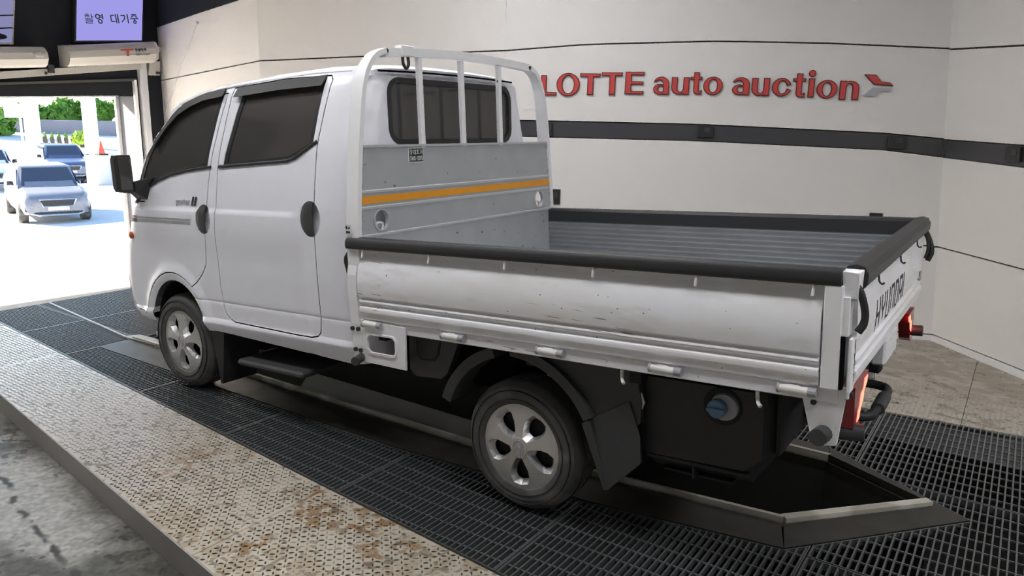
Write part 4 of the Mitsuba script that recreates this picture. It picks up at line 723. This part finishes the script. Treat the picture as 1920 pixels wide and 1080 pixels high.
part(kgf+'__bar_sleeve', cat([box(.863, .915, .44, .54, 2.058, 2.112, .004)]), 'm_frame')
for y in (.395, .040, -.325): part(kgf+'__upright_bar', box(.870, .896, y-.016, y+.016, 1.60, 2.07, .003), 'm_frame')
for y, z in ((.650, 2.072), (-.650, 2.078)): part(kgf+'__bolt', cyl((.87, y, z), (.86, y, z), .011, 10), 'm_plastic')
part(kgf+'__rope_ring', tube(smoothpath([(.875, .525, 2.06), (.872, .525, 2.02), (.872, .505, 1.998), (.872, .485, 2.02), (.875, .485, 2.06)], 5), .008, 8), 'm_plastic', True)
part(kgf+'__label', box(.905, .945, .9255, .9275, 1.185, 1.235), 'm_sticker'); part(kgf+'__label', cat([box(.93, .94, .927, .9285, 1.212, 1.228), box(.912, .924, .927, .9285, 1.214, 1.222), box(.912, .94, .927, .9285, 1.192, 1.203)]), 'm_print')
part('cab_cable', tube(smoothpath([(.965, .88, 1.10), (.985, .90, 1.06), (.975, .90, 1.0), (.962, .895, .93), (.955, .89, .86)], 5), .010, 8), 'm_plastic', True)

# ---------------------------------------------------------------- outside
def gz(x): return np.interp(x, [9.0, 19.5, 34, 40, 52, 90], [0, -1.36, -1.50, -.6, .2, 1.5])
gx_ = np.array([9.05, 12, 15, 19.5, 26, 34, 37, 40, 46, 52, 90]); gy_ = np.linspace(-60, 25, 12)
struct('ground_outside', grid_sheet([[(x, y, gz(x)) for y in gy_] for x in gx_]), 'm_outground', True)
def suv(name, x, y, yaw, z, paint, label, sc=1.0, grille=True):
    """Nose along +x locally; lofted body sections across the length."""
    k = num(name); L, Wd = 4.5, .92
    st = [(-2.2, .72, .45, .95, 0), (-2.1, .86, .35, 1.10, 0), (-1.2, .92, .30, 1.08, 0), (.6, .92, .30, 1.05, 0), (1.3, .91, .30, 1.02, 0), (1.9, .88, .30, .94, 0), (2.12, .80, .32, .84, 0), (2.22, .66, .40, .72, 0)]
    def sec(x_, w, zb, zt): return [(x_, w*.92, zb), (x_, w, zb+.18), (x_, w, zt-.22), (x_, w*.94, zt-.06), (x_, w*.80, zt), (x_, -w*.80, zt), (x_, -w*.94, zt-.06), (x_, -w, zt-.22), (x_, -w, zb+.18), (x_, -w*.92, zb)]
    bodym = loft([sec(a, b, c, d) for a, b, c, d, _ in st], caps=True)
    gh = [(-2.0, .70, 1.06, 1.12), (-1.7, .72, 1.06, 1.52), (-1.2, .72, 1.06, 1.62), (.0, .71, 1.04, 1.63), (.35, .70, 1.03, 1.57), (1.15, .74, 1.00, 1.04)]
    cab = loft([[(a, b*1.14, c), (a, b, d-.05), (a, b*.86, d), (a, -b*.86, d), (a, -b, d-.05), (a, -b*1.14, c)] for a, b, c, d in gh], caps=True)
    M = np.array([[math.cos(yaw), -math.sin(yaw), 0], [math.sin(yaw), math.cos(yaw), 0], [0, 0, 1]])*sc
    def put(kk, m, mt, s=False): add(k+'__'+kk, trimesh.Trimesh(m.vertices@M.T+[x, y, z], m.faces, process=False), mt, s)
    put('body', cat([bodym, cab]), paint, 40)
    put('windscreen', hv([(.42, .60, 1.55), (.42, -.60, 1.55), (1.10, .74, 1.065), (1.10, -.74, 1.065), (.40, .60, 1.50), (.40, -.60, 1.50)]), 'm_carglass')
    for s in (-1, 1):
        put('side_window', hv([(.30, s*.735, 1.50), (-1.6, s*.735, 1.50), (.95, s*.835, 1.08), (-1.9, s*.825, 1.10), (.3, s*.70, 1.50), (-1.6, s*.70, 1.5), (.95, s*.80, 1.08)]), 'm_carglass')
        put('headlight', hv([(2.20, s*.52, .74), (2.20, s*.50, .66), (2.02, s*.87, .78), (2.03, s*.87, .68), (2.10, s*.55, .77), (1.9, s*.85, .72)]), 'm_chrome')
        put('fog_lamp', hv([(2.16, s*.62, .50), (2.16, s*.62, .38), (2.08, s*.82, .52), (2.08, s*.82, .40), (2.0, s*.7, .45)]), 'm_cargrille')
        put('wing_mirror', hv([(.75, s*.88, 1.06), (.75, s*1.06, 1.07), (.75, s*1.04, 1.20), (.75, s*.90, 1.18), (.85, s*.95, 1.12)]), 'm_cargrille')
        for xx in (-1.35, 1.38): put('wheel', mir(lathe_y([(0, .93), (.20, .935), (.30, .94), (.35, .90), (.35, .70), (.2, .68)], xx, .35, 24)) if s < 0 else lathe_y([(0, .93), (.20, .935), (.30, .94), (.35, .90), (.35, .70), (.2, .68)], xx, .35, 24), 'm_tyre')
    put('grille', hv([(2.235, .44, .74), (2.235, -.44, .74), (2.245, .36, .56), (2.245, -.36, .56), (2.1, .4, .6), (2.1, -.4, .6)]), 'm_cargrille')
    put('grille_surround', cat([tube([(2.24, .47, .75), (2.24, -.47, .75), (2.25, -.38, .545), (2.25, .38, .545), (2.24, .47, .75)], .022, 6)]), 'm_chrome')
    for i in range(5): put('grille__bar', box(2.236, 2.252, -.40, .40, .585+.032*i, .591+.032*i), 'm_plastic_grey')
    put('number_plate', box(2.24, 2.265, -.27, .27, .44, .54), 'm_white'); put('lower_bumper', hv([(2.20, .62, .40), (2.20, -.62, .40), (2.23, .55, .28), (2.23, -.55, .28), (2.0, .75, .30), (2.0, -.75, .30)]), 'm_cargrille')
    put('skid_strip', tube([(2.10, .72, .36), (2.24, .5, .30), (2.24, -.5, .30), (2.10, -.72, .36)], .03, 6), 'm_chrome')
    tag(k, label, 'car'); return k
yaw1 = math.atan2(.28, -.96)
suv('parked_suv', 22.35, -7.15, yaw1, -1.40, 'm_car_grey', 'bright silver SUV in the yard with chrome-rimmed grille, nearest to the doorway', .95)
suv('parked_suv', 36.2, -14.15, math.atan2(.30, -.95), -1.52, 'm_car_blue', 'blue SUV parked further back in the yard, right of the silver one')
suv('parked_suv', 33.5, -9.9, math.atan2(.3, -.95), -1.5, 'm_car_white', 'white car parked behind the silver SUV at the left picture edge')
def post(x, y, z0, z1, w, key, label, m='m_white'): k = num(key); add(k, box(x-w, x+w, y-w, y+w, z0, z1), m); tag(k, label, 'post')
post(42.2, -15.65, gz(42.2)-.1, 3.2, .28, 'white_post', 'white post with the signboard outside the doorway'); post(39.3, -17.2, gz(39.3)-.1, 3.2, .26, 'white_post', 'white post in front of the hedge, right half of the doorway')
add('sign_board', cat([box(43.9, 44.0, -16.6, -15.1, 1.2, 1.95), box(43.95, 44.0, -15.9, -15.8, -.3, 1.2)]), 'm_white'); tag('sign_board', 'white signboard on a stand beside the left white post', 'sign')
def bush(name, c, r, n, label, m, category='hedge', seed=0, leaf=.28):
    g = np.random.default_rng(seed); k = num(name); d = g.normal(size=(n, 3)); d /= np.linalg.norm(d, axis=1)[:, None]; p = np.asarray(c)+d*np.asarray(r)*(.55+.5*g.random((n, 1))); 
    u = g.normal(size=(n, 3)); u /= np.linalg.norm(u, axis=1)[:, None]; w = np.cross(u, g.normal(size=(n, 3))); w /= np.linalg.norm(w, axis=1)[:, None]; l = leaf*(.6+.8*g.random((n, 1)))
    V = np.stack([p-u*l, p+w*l*.5, p+u*l, p-w*l*.5], 1).reshape(-1, 3); F = (np.array([(0, 1, 2), (0, 2, 3)])[None]+4*np.arange(n)[:, None, None]).reshape(-1, 3)
    core = affine3(trimesh.creation.icosphere(subdivisions=2, radius=1), c, (r[0]*.8, 0, 0), (0, r[1]*.8, 0), (0, 0, r[2]*.8))
    add(k+'__leaves', trimesh.Trimesh(V, F, process=False), m); add(k+'__core', core, m, True); add(k+'__stem', cyl((c[0], c[1], gz(c[0])-.3), (c[0], c[1], c[2]), .12, 6), 'm_trunk'); tag(k, label, category)
ret = [(51.4, -19.0), (49.4, -23.8), (48.0, -27.5)]
rw = Polygon([(52.4, -18.6), (50.6, -20.9), (49.2, -24.2), (47.0, -29), (47.6, -29.2), (49.8, -24.4), (51.1, -21.1), (52.9, -18.9)])
add('retaining_wall', prism_z(rw, -1.0, 1.0), 'm_retain'); tag('retaining_wall', 'grey retaining wall below the hedge outside', 'wall')
def leaves(c, r, n, g, leaf):
    d = g.normal(size=(n, 3)); d /= np.linalg.norm(d, axis=1)[:, None]; p = np.asarray(c)+d*np.asarray(r)*(.55+.5*g.random((n, 1)))
    u = g.normal(size=(n, 3)); u /= np.linalg.norm(u, axis=1)[:, None]; w = np.cross(u, g.normal(size=(n, 3))); w /= np.linalg.norm(w, axis=1)[:, None]; l = leaf*(.6+.8*g.random((n, 1)))
    V = np.stack([p-u*l, p+w*l*.5, p+u*l, p-w*l*.5], 1).reshape(-1, 3); F = (np.array([(0, 1, 2), (0, 2, 3)])[None]+4*np.arange(n)[:, None, None]).reshape(-1, 3)
    return trimesh.Trimesh(V, F, process=False)
hg = np.random.default_rng(3); hp_ = [(53.6, -20.6, 1.2, 1.2, .75), (52.6, -22.4, 1.45, 1.2, .85), (51.8, -24.0, 1.6, 1.1, .8), (50.9, -25.9, 1.9, 1.2, .8), (50.0, -27.7, 2.1, 1.2, .7)]
add('hedge', cat([leaves((x, y, z), (1.0, ry, rz), 700, hg, .28) for x, y, z, ry, rz in hp_]+[affine3(trimesh.creation.icosphere(subdivisions=2, radius=1), (x, y, z-.3), (.8, 0, 0), (0, ry*.85, 0), (0, 0, rz+.3)) for x, y, z, ry, rz in hp_]), 'm_leaf')
tag('hedge', 'sunlit green hedge growing above the grey retaining wall outside', 'hedge', kind='stuff')
bush('garden_tree', (50.2, -16.6, .85), (1.2, 1.6, 1.0), 800, 'green bush at the left edge of the doorway view beside the signboard', 'm_leaf', 'bush', 11)
for i in range(7): bush('border_plant', (45.9-.1*i, -17.1-.34*i, .16-.015*i), (.10, .10, .28), 60, f'small dark green plant, {["leftmost", "second from the left", "third from the left", "middle one", "third from the right", "second from the right", "rightmost"][i]} of the row below the retaining wall', 'm_leaf', 'plant', 20+i, .06); tag(f'border_plant_{i:03d}' if i else 'border_plant', group='row of border plants')
bush('yellow_shrub', (43.2, -18.6, .1), (.4, .5, .40), 160, 'yellow green shrub right of the row of small plants', 'm_leaf_yellow', 'bush', 41, .2)
kcn = num('traffic_cone'); add(kcn+'__cone', loft([[(32.03+r*math.cos(a), -13.9+r*math.sin(a), z) for a in np.linspace(0, 2*math.pi, 16, endpoint=False)] for r, z in ((.16, -.15+.0), (.05, .30), (.035, .40))], caps=True), 'm_cone'); add(kcn+'__base', box(31.83, 32.23, -14.1, -13.7, -.20, -.14), 'm_cargrille'); tag(kcn, 'red traffic cone in the yard near the right side of the doorway', 'cone')
add('cone_plinth', box(31.6, 32.5, -14.4, -13.4, gz(32), -.20), 'm_outground'); tag('cone_plinth', 'pale concrete block under the red traffic cone', 'block')
